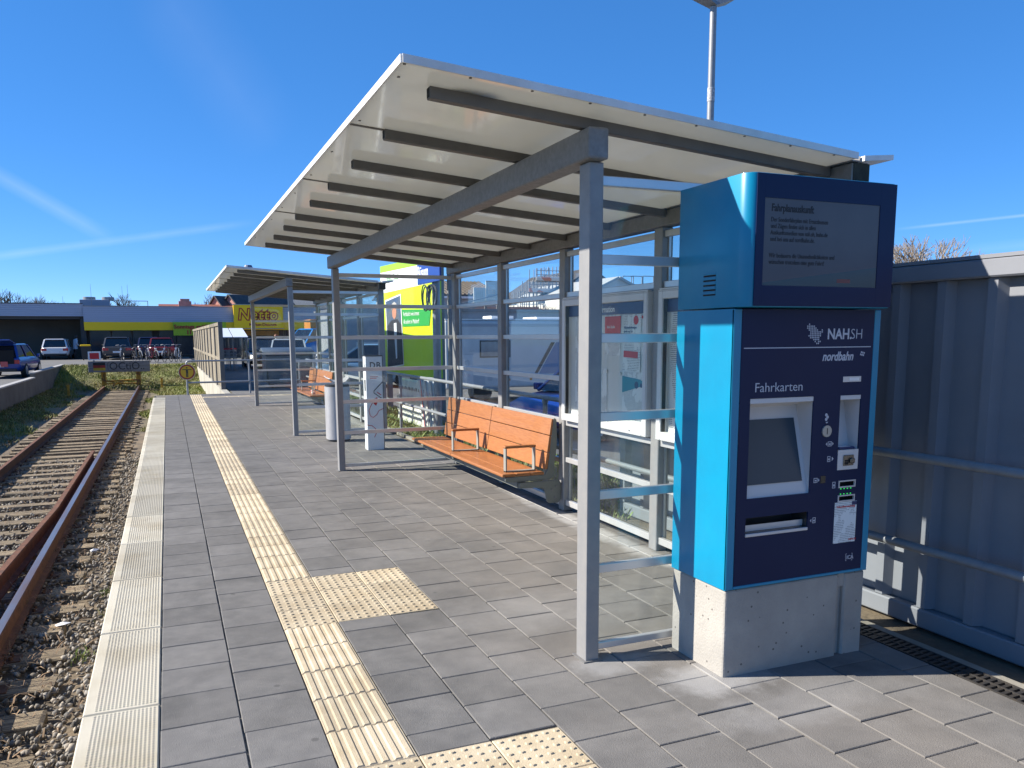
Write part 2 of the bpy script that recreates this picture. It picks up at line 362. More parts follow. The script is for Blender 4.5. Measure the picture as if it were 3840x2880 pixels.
GREYTEXT = mat('grey_print', (0.10, 0.10, 0.11), 0.6)
RAIL_TOP = mat('worn_rail_steel', (0.34, 0.30, 0.28), 0.32, metal=0.75, col2=(0.36, 0.19, 0.10), scale=2.0, stretch=(3, .4, 3), mix=(.42, .66))
RUST = mat('rusty_steel', (0.16, 0.062, 0.030), 0.9, col2=(0.085, 0.038, 0.022), scale=9, bump=0.6, bscale=60)
RUST_DK = mat('dark_rusty_steel', (0.105, 0.048, 0.026), 0.92, col2=(0.055, 0.03, 0.02), scale=7, bump=0.6, bscale=60)
SLEEPER = mat('weathered_sleeper_oak', (0.35, 0.275, 0.175), 0.9, col2=(0.11, 0.083, 0.057), scale=5, stretch=(.8, 16, 6), mix=(.43, .60), bump=1.0, bscale=30, rnd=.22)
BALLAST = mat('ballast_stone', (0.28, 0.235, 0.175), 0.85, col2=(0.13, 0.125, 0.115), scale=24, mix=(.35, .6), bump=.3, bscale=90)
SOIL = mat('track_soil', (0.105, 0.078, 0.052), 0.97, col2=(0.055, 0.045, 0.035), scale=3.0, bump=1.0, bscale=35)
LITTER = mat('dead_stalks', (0.27, 0.185, 0.105), 0.9, col2=(0.12, 0.07, 0.04), scale=6)

# ------------------------------------------------------------------ terrain
def terrain(x, y):
    """height of the open ground: a sunken track, a grass bank behind its buffer stop, yards on both sides"""
    if x < -5.1:                                   # yard left of the retaining wall
        return -0.22 + 0.22*max(0, min(1, (y-44)/8)) - 0.3*max(0, min(1, (-y)/40))
    if x < 1.43:                                   # track bed and the bank at its end
        z = -1.03
        if x < -3.7: z += 0.25*min(1, (-3.7-x)/1.3)
        if y > 23.5 and x > -0.42: z += 0.20*min(1, (y-23.5)/3)
        if y > 42.5: z += (0.05-z)*max(0, min(1, (y-42.5)/3.8))**0.8
        return z
    if y < 23.75 and x < 3.2: return -1.03         # below the platform
    if x < 4.2: return -0.05
    return -0.05 - 0.36*min(1, (x-4.2)/3.0) if y < 26 else -0.05 - 0.3*min(1, (x-4.2)/4)*max(0, 1-(y-26)/14)
xs = sorted([-400, -200, -100, -60, -40, -25, -16, -11, -8, -6.5, -5.11, -5.09, -4.6, -4.2, -3.7, -2.9, -2.1, -1.3, -.42, -.40, .2, .8, 1.42, 1.44, 2.3, 3.19, 3.21, 3.7, 4.2, 4.9, 5.6, 6.4, 7.2, 9, 12, 16, 22, 30, 45, 70, 110, 200, 400])
ys = sorted([-100, -40, -10, 0, 4, 8, 12, 16, 20, 23.4, 23.6, 23.74, 23.76, 25, 26.5, 28, 31, 34, 37, 40, 42.5, 43.2, 44, 44.8, 45.6, 46.4, 48, 52, 58, 64, 72, 90, 130, 200, 320, 600, 1200])
GRASSG = mat('rough_grass_ground', (0.075, 0.092, 0.026), 0.95, col2=(0.155, 0.118, 0.058), scale=1.1, mix=(.42, .62), bump=.8, bscale=20)
gb = B()
gv = [(x, y, terrain(x, y)) for y in ys for x in xs]; nx = len(xs)
gf = [(j*nx+i, j*nx+i+1, (j+1)*nx+i+1, (j+1)*nx+i) for j in range(len(ys)-1) for i in range(nx-1)]
gb.add(gv, gf)
def ground_mat():
    m = mat('ground_soil_and_grass', (0.19, 0.145, 0.095), 0.97, col2=(0.09, 0.072, 0.052), scale=2.2, bump=1.0, bscale=28)
    t = m.node_tree; p = t.nodes['Principled BSDF']; base = p.inputs['Base Color'].links[0].from_socket
    pos = N(t, 'ShaderNodeNewGeometry').outputs['Position']
    no = N(t, 'ShaderNodeTexNoise'); no.inputs['Scale'].default_value = 0.75; no.inputs['Detail'].default_value = 5; t.links.new(pos, no.inputs['Vector'])
    sx = N(t, 'ShaderNodeSeparateXYZ'); t.links.new(pos, sx.inputs[0])
    def band(sock, a, b):
        q = N(t, 'ShaderNodeMapRange'); q.inputs[1].default_value = a; q.inputs[2].default_value = b; t.links.new(sock, q.inputs[0]); return q.outputs[0]
    def mth(op, a, b):
        q = N(t, 'ShaderNodeMath', operation=op)
        for i, v in enumerate((a, b)):
            if isinstance(v, (int, float)): q.inputs[i].default_value = v
            else: t.links.new(v, q.inputs[i])
        return q.outputs[0]
    zone = mth('MAXIMUM', mth('MULTIPLY', band(sx.outputs[0], -0.9, -0.1), band(sx.outputs[1], 24, 26)), mth('MAXIMUM', band(sx.outputs[1], 42.6, 44.2), band(sx.outputs[0], -3.5, -4.3)))
    zone = mth('MAXIMUM', zone, mth('MULTIPLY', band(sx.outputs[0], 3.4, 3.5), mth('MULTIPLY', band(sx.outputs[1], 6.5, 9.0), 0.8)))
    g = mth('MULTIPLY', zone, mth('ADD', mth('MULTIPLY', no.outputs['Fac'], 1.6), -0.1))
    mx = N(t, 'ShaderNodeMix', data_type='RGBA'); mx.inputs[7].default_value = (0.15, 0.165, 0.040, 1); mx.clamp_factor = True
    t.links.new(g, mx.inputs[0]); t.links.new(base, mx.inputs[6]); t.links.new(mx.outputs[2], p.inputs['Base Color'])
    return m
ground = gb.obj('ground', ground_mat()); ground['kind'] = 'structure'
def sheet(name, x0, x1, y0, y1, m, dz=0.006, nxs=10, nys=14):
    X = sorted(set([x0, x1]+[x for x in xs if x0 < x < x1])); Y = sorted(set([y0, y1]+[y for y in ys if y0 < y < y1]))
    b = B(); b.add([(x, y, terrain(x, y)+dz) for y in Y for x in X], [(j*len(X)+i, j*len(X)+i+1, (j+1)*len(X)+i+1, (j+1)*len(X)+i) for j in range(len(Y)-1) for i in range(len(X)-1)])
    o = b.obj(name, m); o['kind'] = 'structure'; return o
sheet('car_park', 1.62, 60, 23.95, 110, ASPHALT)
sheet('forecourt', 5.0, 60, 5.5, 23.95, ASPHALT)
sheet('yard', -60, -5.2, 8, 110, ASPHALT)
sheet('store_car_park', -5.2, 1.62, 47.5, 110, ASPHALT)

# ------------------------------------------------------------------ platform
PL_END = 23.45
pb = B(); pb.box(-0.355, 3.199, -4, PL_END-0.02, -1.0, -0.009)
platform = pb.obj('platform', SAND); platform['kind'] = 'structure'
pe = B(); pe.box(-0.395, 3.22, PL_END-0.018, PL_END+0.10, -1.0, -0.004)
pe.obj('end_kerb', CONC_OLD, platform, bevel=.008)
pw = B(); pw.box(-0.362, -0.357, -4, PL_END-.03, -0.99, -0.12)
pw.obj('platform_wall', CONC_OLD, platform)

def nub_grid(b, xs_, ys_, r, h, z, stagger=False, n=4, top=.6, ell=1.0):
    for j, y in enumerate(ys_):
        for x in xs_:
            xx = x + (r if 0 else 0)
            v = [(xx+r*math.cos(2*math.pi*(k+.5)/n), y+r*ell*math.sin(2*math.pi*(k+.5)/n), z) for k in range(n)]
            v += [(xx+top*r*math.cos(2*math.pi*(k+.5)/n), y+top*r*ell*math.sin(2*math.pi*(k+.5)/n), z+h) for k in range(n)]
            b.add(v, [(k, (k+1) % n, n+(k+1) % n, n+k) for k in range(n)]+[tuple(range(n, 2*n))])
def slab_mesh(name, w, l, h, ch):
    b = B(); x, y = w/2, l/2
    v = [(-x, -y, -h), (x, -y, -h), (x, y, -h), (-x, y, -h), (-x, -y, -ch), (x, -y, -ch), (x, y, -ch), (-x, y, -ch),
         (-x+ch, -y+ch, 0), (x-ch, -y+ch, 0), (x-ch, y-ch, 0), (-x+ch, y-ch, 0)]
    b.add(v, [(0, 1, 5, 4), (1, 2, 6, 5), (2, 3, 7, 6), (3, 0, 4, 7), (4, 5, 9, 8), (5, 6, 10, 9), (6, 7, 11, 10), (7, 4, 8, 11), (8, 9, 10, 11)])
    return b

# coping slabs along the platform edge, 1 m each, with fine raised nubs
cb_ = slab_mesh('coping_slab', 0.292, 0.995, 0.14, 0.006)
nub_grid(cb_, np.arange(-0.098, 0.135, 0.0148), np.arange(-0.470, 0.475, 0.0205), 0.0056, 0.0034, 0.0002, n=4, top=.5, ell=1.3)
nub_me = cb_.mesh('coping_slab')
for k in range(-2, 21):
    y0 = 3.565 - 0.5 + k*1.006
    if y0 + .55 > PL_END: continue
    link('coping_slab', nub_me, COPING, platform, (-0.264, y0+.0, random.uniform(-.001, .001)))

cols = []   # (x0, x1, first joint, pitch)
R0 = [(-0.115, 0.187, 3.005, .3095), (0.187, 0.478, 2.855, .3095)]
E_ = [0.763, 1.05, 1.335, 1.617, 1.897, 2.177, 2.46, 2.742, 3.02]
for i in range(len(E_)-1): R0.append((E_[i], E_[i+1], 2.588 if i % 2 == 0 else 2.437, .3025))
R0.append((3.02, 3.199, 2.588, .3025))
BLOCKS = [(0.478, 1.335, 4.262, 5.162), (0.478, 1.335, 1.82, 2.722)]
CROSS = (22.05, 22.36)
slots = []
for ci, (x0, x1, j0, pt) in enumerate(R0):
    k = math.floor((1.0-j0)/pt)
    while True:
        a = j0+k*pt; b_ = a+pt; k += 1
        if a > PL_END-.05: break
        b_ = min(b_, PL_END-.03)
        segs = [(a, b_)]
        for (bx0, bx1, by0, by1) in BLOCKS+([(0.47, 3.3, CROSS[0], CROSS[1])]):
            if x0 >= bx0-.02 and x1 <= bx1+.02:
                ns = []
                for (p, q) in segs:
                    if q <= by0 or p >= by1: ns.append((p, q)); continue
                    if p < by0: ns.append((p, by0))
                    if q > by1: ns.append((by1, q))
                segs = ns
        for (p, q) in segs:
            if q-p > .03: slots.append((x0, x1, p, q))
slots.sort(key=lambda s: (s[2]+s[3])/2)
pm_cache = {}; far = B(); nth = 0
GAP = 0.0055
for (x0, x1, p, q) in slots:
    w, l = round(x1-x0-GAP, 3), round(q-p-GAP, 3)
    if nth < 300 and q > 1.7:
        key = (w, l)
        if key not in pm_cache: pm_cache[key] = slab_mesh('paver', w, l, 0.05, 0.0032).mesh('paver')
        o = link('paver', pm_cache[key], PAVER, platform, ((x0+x1)/2+random.uniform(-.0012, .0012), (p+q)/2+random.uniform(-.0012, .0012), random.uniform(-.0016, .0012)), (random.uniform(-.003, .003), random.uniform(-.003, .003), random.uniform(-.002, .002)))
        nth += 1
    elif q > 1.7:
        s = slab_mesh('x', w, l, 0.03, 0.0032); cx, cy, cz = (x0+x1)/2, (p+q)/2, random.uniform(-.0015, .001)
        far.add([(a+cx, b_+cy, c+cz) for a, b_, c in s.v], s.f)
fo = far.obj('paver_field', PAVER, platform); fo['kind'] = 'stuff'

# tactile paving: ribbed guide strip and studded attention fields
def rib_tile(w, l, along='y'):
    b = slab_mesh('r', w, l, .05, .003); n = 6; W = w if along == 'y' else l; L = l if along == 'y' else w
    for i in range(n):
        c = -W/2+W*(i+.5)/n; t0, t1, h = .0165, .0095, .0052
        q = [(c-t0, -L/2+.004, 0), (c+t0, -L/2+.004, 0), (c+t0, L/2-.004, 0), (c-t0, L/2-.004, 0), (c-t1, -L/2+.007, h), (c+t1, -L/2+.007, h), (c+t1, L/2-.007, h), (c-t1, L/2-.007, h)]
        if along == 'x': q = [(y, x, z) for x, y, z in q]
        b.add(q, [(0, 1, 5, 4), (1, 2, 6, 5), (2, 3, 7, 6), (3, 0, 4, 7), (4, 5, 6, 7)])
    return b.mesh('tactile_rib_tile')
def stud_tile(w, l):
    b = slab_mesh('s', w, l, .05, .003)
    nxx = 6; px = w/nxx; py = l/nxx
    for j in range(nxx*2):
        off = 0 if j % 2 == 0 else .5
        if j % 2: continue
        nub_grid(b, [-w/2+px*(i+.5) for i in range(nxx)], [-l/2+py*(j/2+.5)], .0125, .0055, 0, n=9, top=.68)
    return b.mesh('tactile_stud_tile')
st_me = stud_tile(.2815, .2965); rib_me = rib_tile(.281, .3025); ribx_me = rib_tile(.281, .3025, 'x')
tx = (.478+.763)/2
def on_block(y): return any(b[2]-.01 < y < b[3]+.01 for b in BLOCKS)
y = 2.722
while y < CROSS[1]+.9:
    c = y+.1535
    if not on_block(c) and c < PL_END-.15: link('tactile_rib_tile', rib_me, TACTILE, platform, (tx, c, random.uniform(-.001, .001)))
    y += .307 if not (4.1 < y < 4.262) else .307
    if abs(y-4.257) < .08: y = 5.162
for (bx0, bx1, by0, by1) in BLOCKS:
    for i in range(3):
        for j in range(3):
            ex = [.478, .763, 1.05, 1.335]
            link('tactile_stud_tile', st_me, TACTILE, platform, ((ex[i]+ex[i+1])/2, by0+(j+.5)*(by1-by0)/3, random.uniform(-.001, .001)))
for i in range(len(E_)-1): link('tactile_rib_tile', ribx_me, TACTILE, platform, ((E_[i]+E_[i+1])/2, (CROSS[0]+CROSS[1])/2, 0))

# drainage channel with slotted grate
IRON = mat('cast_iron_grate', (0.045, 0.045, 0.047), 0.55, metal=.4, col2=(0.07, 0.06, 0.05), scale=30)
drain = thing('drainage_channel', 'dark slotted drain grate sunk along the paving beside the container', 'drain', (3.272, 2.2, 0))
db = B(); db.box(-.066, .066, -1.2, 6.8, -.09, -.07); db.obj('channel', VOID, drain)
def grate_mesh():
    b = B()
    for x in (-.066, -.004, .058): b.box(x, x+.008, -.248, .248, -.03, 0)
    for i in range(15):
        yy = -.245+i*.0345
        b.hexa([(-.058, yy, -.025), (-.004, yy+.004, -.025), (-.004, yy+.022, -.025), (-.058, yy+.018, -.025), (-.058, yy, -.002), (-.004, yy+.004, -.002), (-.004, yy+.022, -.002), (-.058, yy+.018, -.002)])
        b.hexa([(.004, yy+.010, -.025), (.058, yy+.014, -.025), (.058, yy+.032, -.025), (.004, yy+.028, -.025), (.004, yy+.010, -.002), (.058, yy+.014, -.002), (.058, yy+.032, -.002), (.004, yy+.028, -.002)])
    return b.mesh('grate')
gm = grate_mesh()
for k in range(14): link('grate', gm, IRON, drain, (0, -1.0+k*.5, 0))
kb = B(); kb.box(3.345, 3.415, -2, PL_END, -.3, -.012); kb.obj('drain_kerb', CONC_OLD, platform, bevel=.004)

# ------------------------------------------------------------------ railway track
track = thing('railway_track', 'rusty siding track on old wooden sleepers ending at the buffer stop', 'track', (0, 0, -.95))
XR, XL, ZH = -1.365, -2.86, -0.76
def rail_profile(z0):   # local, head at top
    return [(-.064, 0), (.064, 0), (.064, .014), (.014, .034), (.011, .134), (.034, .146), (.036, .177), (.030, .185), (-.030, .185), (-.036, .177), (-.034, .146), (-.011, .134), (-.014, .034), (-.064, .014)]
def rail(pts, top, side, nm='rail'):
    prof = rail_profile(0); rings = []
    for i, (x, y) in enumerate(pts):
        a = pts[max(i-1, 0)]; c = pts[min(i+1, len(pts)-1)]; d = Vector((c[0]-a[0], c[1]-a[1])).normalized(); n = Vector((d.y, -d.x))
        rings.append([(x+n.x*u, y+n.y*u, ZH+.95-.185+w) for u, w in prof])
    b = B(); n = len(prof)
    b.loft(rings); b.mi = [1 if (i < (len(rings)-1)*n and i % n in (7, 8)) else 0 for i in range(len(b.f))]
    me = b.mesh(nm); return link(nm, me, [side, top], track)
rail([(XR, -6), (XR, 12), (XR, 28), (XR, 43.2)], RAIL_TOP, RUST)
rail([(XL, -6), (XL, 20), (XL, 43.2)], RUST, RUST_DK)
def gp(x, y): v = at_z(x*800/1659, 1350+y*800/1659, ZH); return (v.x, v.y)
g1, g2, g3 = gp(722, 705), gp(430, 1150), gp(40, 1600)
ge = (g3[0]+(g3[0]-g2[0])*1.3, g3[1]+(g3[1]-g2[1])*1.3)
rail([ge, g3, g2, g1], RUST, RUST, 'switch_rail')
sl_mes = []
for v in range(5):
    b = B(); L = 1.22+.02*v
    b.box(-L, L-.03*v, -.125, .125, -.14, 0)
    me = b.mesh('sleeper', bevel=.012)
    bm = bmesh.new(); bm.from_mesh(me)
    for q in bm.verts: q.co += Vector((random.uniform(-.02, .02), random.uniform(-.010, .010), random.uniform(-.006, .004)))
    bm.to_mesh(me); bm.free(); sl_mes.append(me)
k = 0; y = 2.2
while y < 43:
    link('sleeper', sl_mes[k % 5], SLEEPER, track, (-2.11+random.uniform(-.05, .05), y+random.uniform(-.03, .03), -.002+random.uniform(-.012, .012)), (0, 0, random.uniform(-.02, .02)))
    if k < 36:
        for xr in (XR, XL):
            pb = B(); pb.box(xr-.17, xr+.17, y-.08, y+.08, -.020, .0045)
            for sx_ in (-.10, .10): pb.tube((xr+sx_, y-.04, .0), (xr+sx_, y-.04, .035), .016, 6).tube((xr+sx_, y+.04, .0), (xr+sx_, y+.04, .035), .016, 6)
            pb.obj('rail_fastening', RUST_DK, track)
    y += .612; k += 1

# ballast stones, dead stalks, grass tufts
def ico():
    t = (1+5**.5)/2
    v = np.array([(-1, t, 0), (1, t, 0), (-1, -t, 0), (1, -t, 0), (0, -1, t), (0, 1, t), (0, -1, -t), (0, 1, -t), (t, 0, -1), (t, 0, 1), (-t, 0, -1), (-t, 0, 1)], float); v /= np.linalg.norm(v[0])
    f = np.array([(0, 11, 5), (0, 5, 1), (0, 1, 7), (0, 7, 10), (0, 10, 11), (1, 5, 9), (5, 11, 4), (11, 10, 2), (10, 7, 6), (7, 1, 8), (3, 9, 4), (3, 4, 2), (3, 2, 6), (3, 6, 8), (3, 8, 9), (4, 9, 5), (2, 4, 11), (6, 2, 10), (8, 6, 7), (9, 8, 1)])
    return v, f
def rot_rand(n):
    q = rng.normal(size=(n, 4)); q /= np.linalg.norm(q, axis=1)[:, None]; w, x, y, z = q.T
    return np.stack([1-2*(y*y+z*z), 2*(x*y-z*w), 2*(x*z+y*w), 2*(x*y+z*w), 1-2*(x*x+z*z), 2*(y*z-x*w), 2*(x*z-y*w), 2*(y*z+x*w), 1-2*(x*x+y*y)], 1).reshape(n, 3, 3)
def stones(P, S):
    n = len(P); v, f = ico()
    V = v[None]*(1+rng.uniform(-.28, .28, (n, 12, 1)))*S[:, None, None]*rng.uniform(.42, 1.3, (n, 1, 3))
    V = np.einsum('nij,nkj->nki', rot_rand(n), V)+P[:, None, :]
    F = f[None]+(np.arange(n)*12)[:, None, None]
    return V.reshape(-1, 3), F.reshape(-1, 3)
def bed_height(X): return np.where(X > -.86, -.86, -.90)
# nearest ones dense, thinning with distance
Ys = 2.0+17*rng.random(32000)**1.8; Xs = rng.uniform(-4.3, -.43, 32000)
keep = (np.abs(Xs-XR) > .05) & (np.abs(Xs-XL) > .05)
onsl = (np.abs(((Ys-2.2+.306) % .612)-.306) < .135) & (Xs < -.86) & (Xs > -3.36)
keep &= ~(onsl & (rng.random(32000) > .035))
Xs, Ys = Xs[keep], Ys[keep]
Z = np.where((Xs > -.9) | (Xs < -3.3), -.975, -1.0)+rng.uniform(0, .05, len(Xs))+np.where(Xs > -.7, .02, 0)
Z = np.where((np.abs(((Ys-2.2+.306) % .612)-.306) < .14) & (Xs < -.9) & (Xs > -3.33), -.952, Z)
V, F = stones(np.stack([Xs, Ys, Z], 1), rng.uniform(.010, .027, len(Xs)))
bo = link('ballast', fast_mesh('ballast', V, F), BALLAST); bo['kind'] = 'stuff'; bo['label'] = 'grey and brown crushed ballast stones between the sleepers'; bo['category'] = 'ballast'
# stone colours that vary from stone to stone
t = BALLAST.node_tree; p = t.nodes['Principled BSDF']
gi = N(t, 'ShaderNodeNewGeometry'); mr = N(t, 'ShaderNodeMapRange'); mr.inputs[3].default_value = .35; mr.inputs[4].default_value = 1.9
hs = N(t, 'ShaderNodeHueSaturation'); t.links.new(gi.outputs['Random Per Island'], mr.inputs[0]); t.links.new(mr.outputs[0], hs.inputs['Value']); t.links.new(p.inputs['Base Color'].links[0].from_socket, hs.inputs['Color']); t.links.new(hs.outputs[0], p.inputs['Base Color'])

def blades(P, H, W, lean=.5):
    n = len(P); a = rng.uniform(0, 2*np.pi, n); d = np.stack([np.cos(a), np.sin(a), np.zeros(n)], 1)
    s = np.stack([-d[:, 1], d[:, 0], np.zeros(n)], 1)*W[:, None]
    ln = d*(H*lean*rng.uniform(.1, 1, n))[:, None]; up = np.zeros((n, 3)); up[:, 2] = H
    V = np.stack([P-s, P+s, P+ln*.45+up*.62+s*.6, P+ln+up], 1).reshape(-1, 3)
    i = np.arange(n)*4
    return V, np.concatenate([np.stack([i, i+1, i+2], 1), np.stack([i, i+2, i+3], 1)])
def stuff(name, V, F, m, label, cat):
    o = link(name, fast_mesh(name, V, F), m); o['kind'] = 'stuff'; o['label'] = label; o['category'] = cat; return o
def island_tint(m, lo, hi):
    t = m.node_tree; p = t.nodes['Principled BSDF']; gi = N(t, 'ShaderNodeNewGeometry'); mr = N(t, 'ShaderNodeMapRange'); mr.inputs[3].default_value = lo; mr.inputs[4].default_value = hi
    hs = N(t, 'ShaderNodeHueSaturation'); t.links.new(gi.outputs['Random Per Island'], mr.inputs[0]); t.links.new(mr.outputs[0], hs.inputs['Value'])
    l = p.inputs['Base Color'].links
    if l: t.links.new(l[0].from_socket, hs.inputs['Color'])
    else: hs.inputs['Color'].default_value = p.inputs['Base Color'].default_value
    t.links.new(hs.outputs[0], p.inputs['Base Color'])
GRASS = mat('grass_blades', (0.17, 0.205, 0.030), 0.7, col2=(0.29, 0.235, 0.085), scale=.9, mix=(.45, .66)); island_tint(GRASS, .55, 1.4)
GRASSF = mat('fresh_grass_blades', (0.14, 0.215, 0.025), 0.65, col2=(0.19, 0.22, 0.05), scale=2); island_tint(GRASSF, .6, 1.3)
island_tint(LITTER, .4, 1.6)
DRYG = mat('dry_verge_grass', (0.24, 0.18, 0.075), 0.8, col2=(0.11, 0.12, 0.03), scale=1.1, mix=(.45, .6)); island_tint(DRYG, .5, 1.4)
n = 52000
Xg = rng.uniform(-4.9, 1.38, n); Yg = rng.uniform(24.2, 48.2, n)
lump = np.sin(Xg*2.1+1.3*np.sin(Yg*1.7))*np.sin(Yg*1.9+.8*np.sin(Xg*2.3))
inbank = (Yg > 42.6); ingrass = (Xg > -.75+.3*np.sin(Yg)); inleft = (Xg < -3.75+.35*np.sin(Yg*1.3))
ok = inbank | (ingrass & (Yg > 24.0)) | (inleft & (rng.random(n) < .6))
Xg, Yg, lump = Xg[ok], Yg[ok], lump[ok]
Zg = np.array([terrain(a, b_) for a, b_ in zip(Xg, Yg)])
Hg = rng.uniform(.06, .15, len(Xg))*(1+.45*np.clip(lump, -1, 1))*np.where(Yg > 42.6, .9, .8)
V, F = blades(np.stack([Xg, Yg, Zg-.01], 1), Hg, rng.uniform(.008, .02, len(Xg)), .9)
stuff('grass', V, F, GRASS, 'sunlit rough grass on the bank around the buffer stop', 'grass')
# left verge nearer the camera
n = 9000; Yv = rng.uniform(9, 42, n); Xv = -4.95+rng.random(n)**1.3*(1.1+.35*np.sin(Yv*.9))
Zv = np.array([terrain(a, b_) for a, b_ in zip(Xv, Yv)])
V, F = blades(np.stack([Xv, Yv, Zv-.01], 1), rng.uniform(.04, .13, n), rng.uniform(.006, .013, n), 1.1)
stuff('verge_grass', V, F, DRYG, 'dry grass verge between the track and the retaining wall', 'grass')
# weeds in the ballast and behind the railing
tuf = [(-.62, 7.9), (-.68, 8.6), (-.60, 9.3), (-.55, 14.5), (-.52, 11.8), (-.6, 17.3), (-.75, 6.9), (-.5, 20)]
PP = []
for (x, y) in tuf:
    for _ in range(45): PP.append((x+random.gauss(0, .045), y+random.gauss(0, .06), -.96))
PP = np.array(PP); V, F = blades(PP, rng.uniform(.03, .09, len(PP)), rng.uniform(.002, .004, len(PP)), 1.0)
stuff('weeds', V, F, GRASSF, 'small green weed tufts sprouting in the ballast by the platform', 'weeds')
n = 7000; Xw = rng.uniform(3.44, 4.7, n); Yw = rng.uniform(5.9, 22.5, n); V, F = blades(np.stack([Xw, Yw, np.array([terrain(a, 10) for a in Xw])], 1), rng.uniform(.03, .12, n), rng.uniform(.004, .008, n), 1.0)
stuff('strip_grass', V, F, GRASSF, 'grass strip growing behind the platform railing', 'grass')
# dead stalks and leaves over the track
n = 6500; Yl = 3+30*rng.random(n)**1.5; Xl = rng.uniform(-4.1, -.45, n)
w = rng.random(n); Xl = np.where(w < .25, XR+rng.normal(.16, .12, n), np.where(w < .45, XL+rng.normal(.12, .12, n), Xl))
a = rng.uniform(0, 2*np.pi, n); Ln = rng.uniform(.03, .14, n); d = np.stack([np.cos(a)*Ln, np.sin(a)*Ln, rng.uniform(-.1, .25, n)*Ln], 1)
P0 = np.stack([Xl, Yl, -.945+rng.uniform(0, .03, n)], 1); s = np.stack([-np.sin(a), np.cos(a), 0*a], 1)*rng.uniform(.002, .006, n)[:, None]
md = P0+d*.5+np.stack([0*a, 0*a, rng.uniform(.0, .03, n)], 1)
V = np.stack([P0-s, P0+s, md+s, md-s, P0+d], 1).reshape(-1, 3); i = np.arange(n)*5
F = np.concatenate([np.stack([i, i+1, i+2], 1), np.stack([i, i+2, i+3], 1), np.stack([i+3, i+2, i+4], 1)])
stuff('dead_plant_litter', V, F, LITTER, 'brown dead stalks and leaves strewn between the rails', 'plant litter')
# a few bits of rubbish
for (x, y, c, sz, lb) in ((-.98, 7.75, WHITEP, .07, 'crumpled white paper scrap lying beside a sleeper end'), (-.93, 10.4, WHITEP, .05, 'small white wrapper among the stones near the running rail'), (-.52, 5.85, mat('green_bottle_shard', (.01, .12, .05), .2), .035, 'green glass shard on the ballast below the platform edge')):
    b = B(); q = [(random.uniform(-1, 1)*sz*.2+math.cos(k*1.05)*sz, random.uniform(-1, 1)*sz*.2+math.sin(k*1.05)*sz*.6, random.uniform(0, .02)) for k in range(6)]
    b.add(q+[(0, 0, .03)], [(k, (k+1) % 6, 6) for k in range(6)])
    o = b.obj('litter_scrap', c); o.location = (x, y, -.935); tag(o, lb, 'litter')
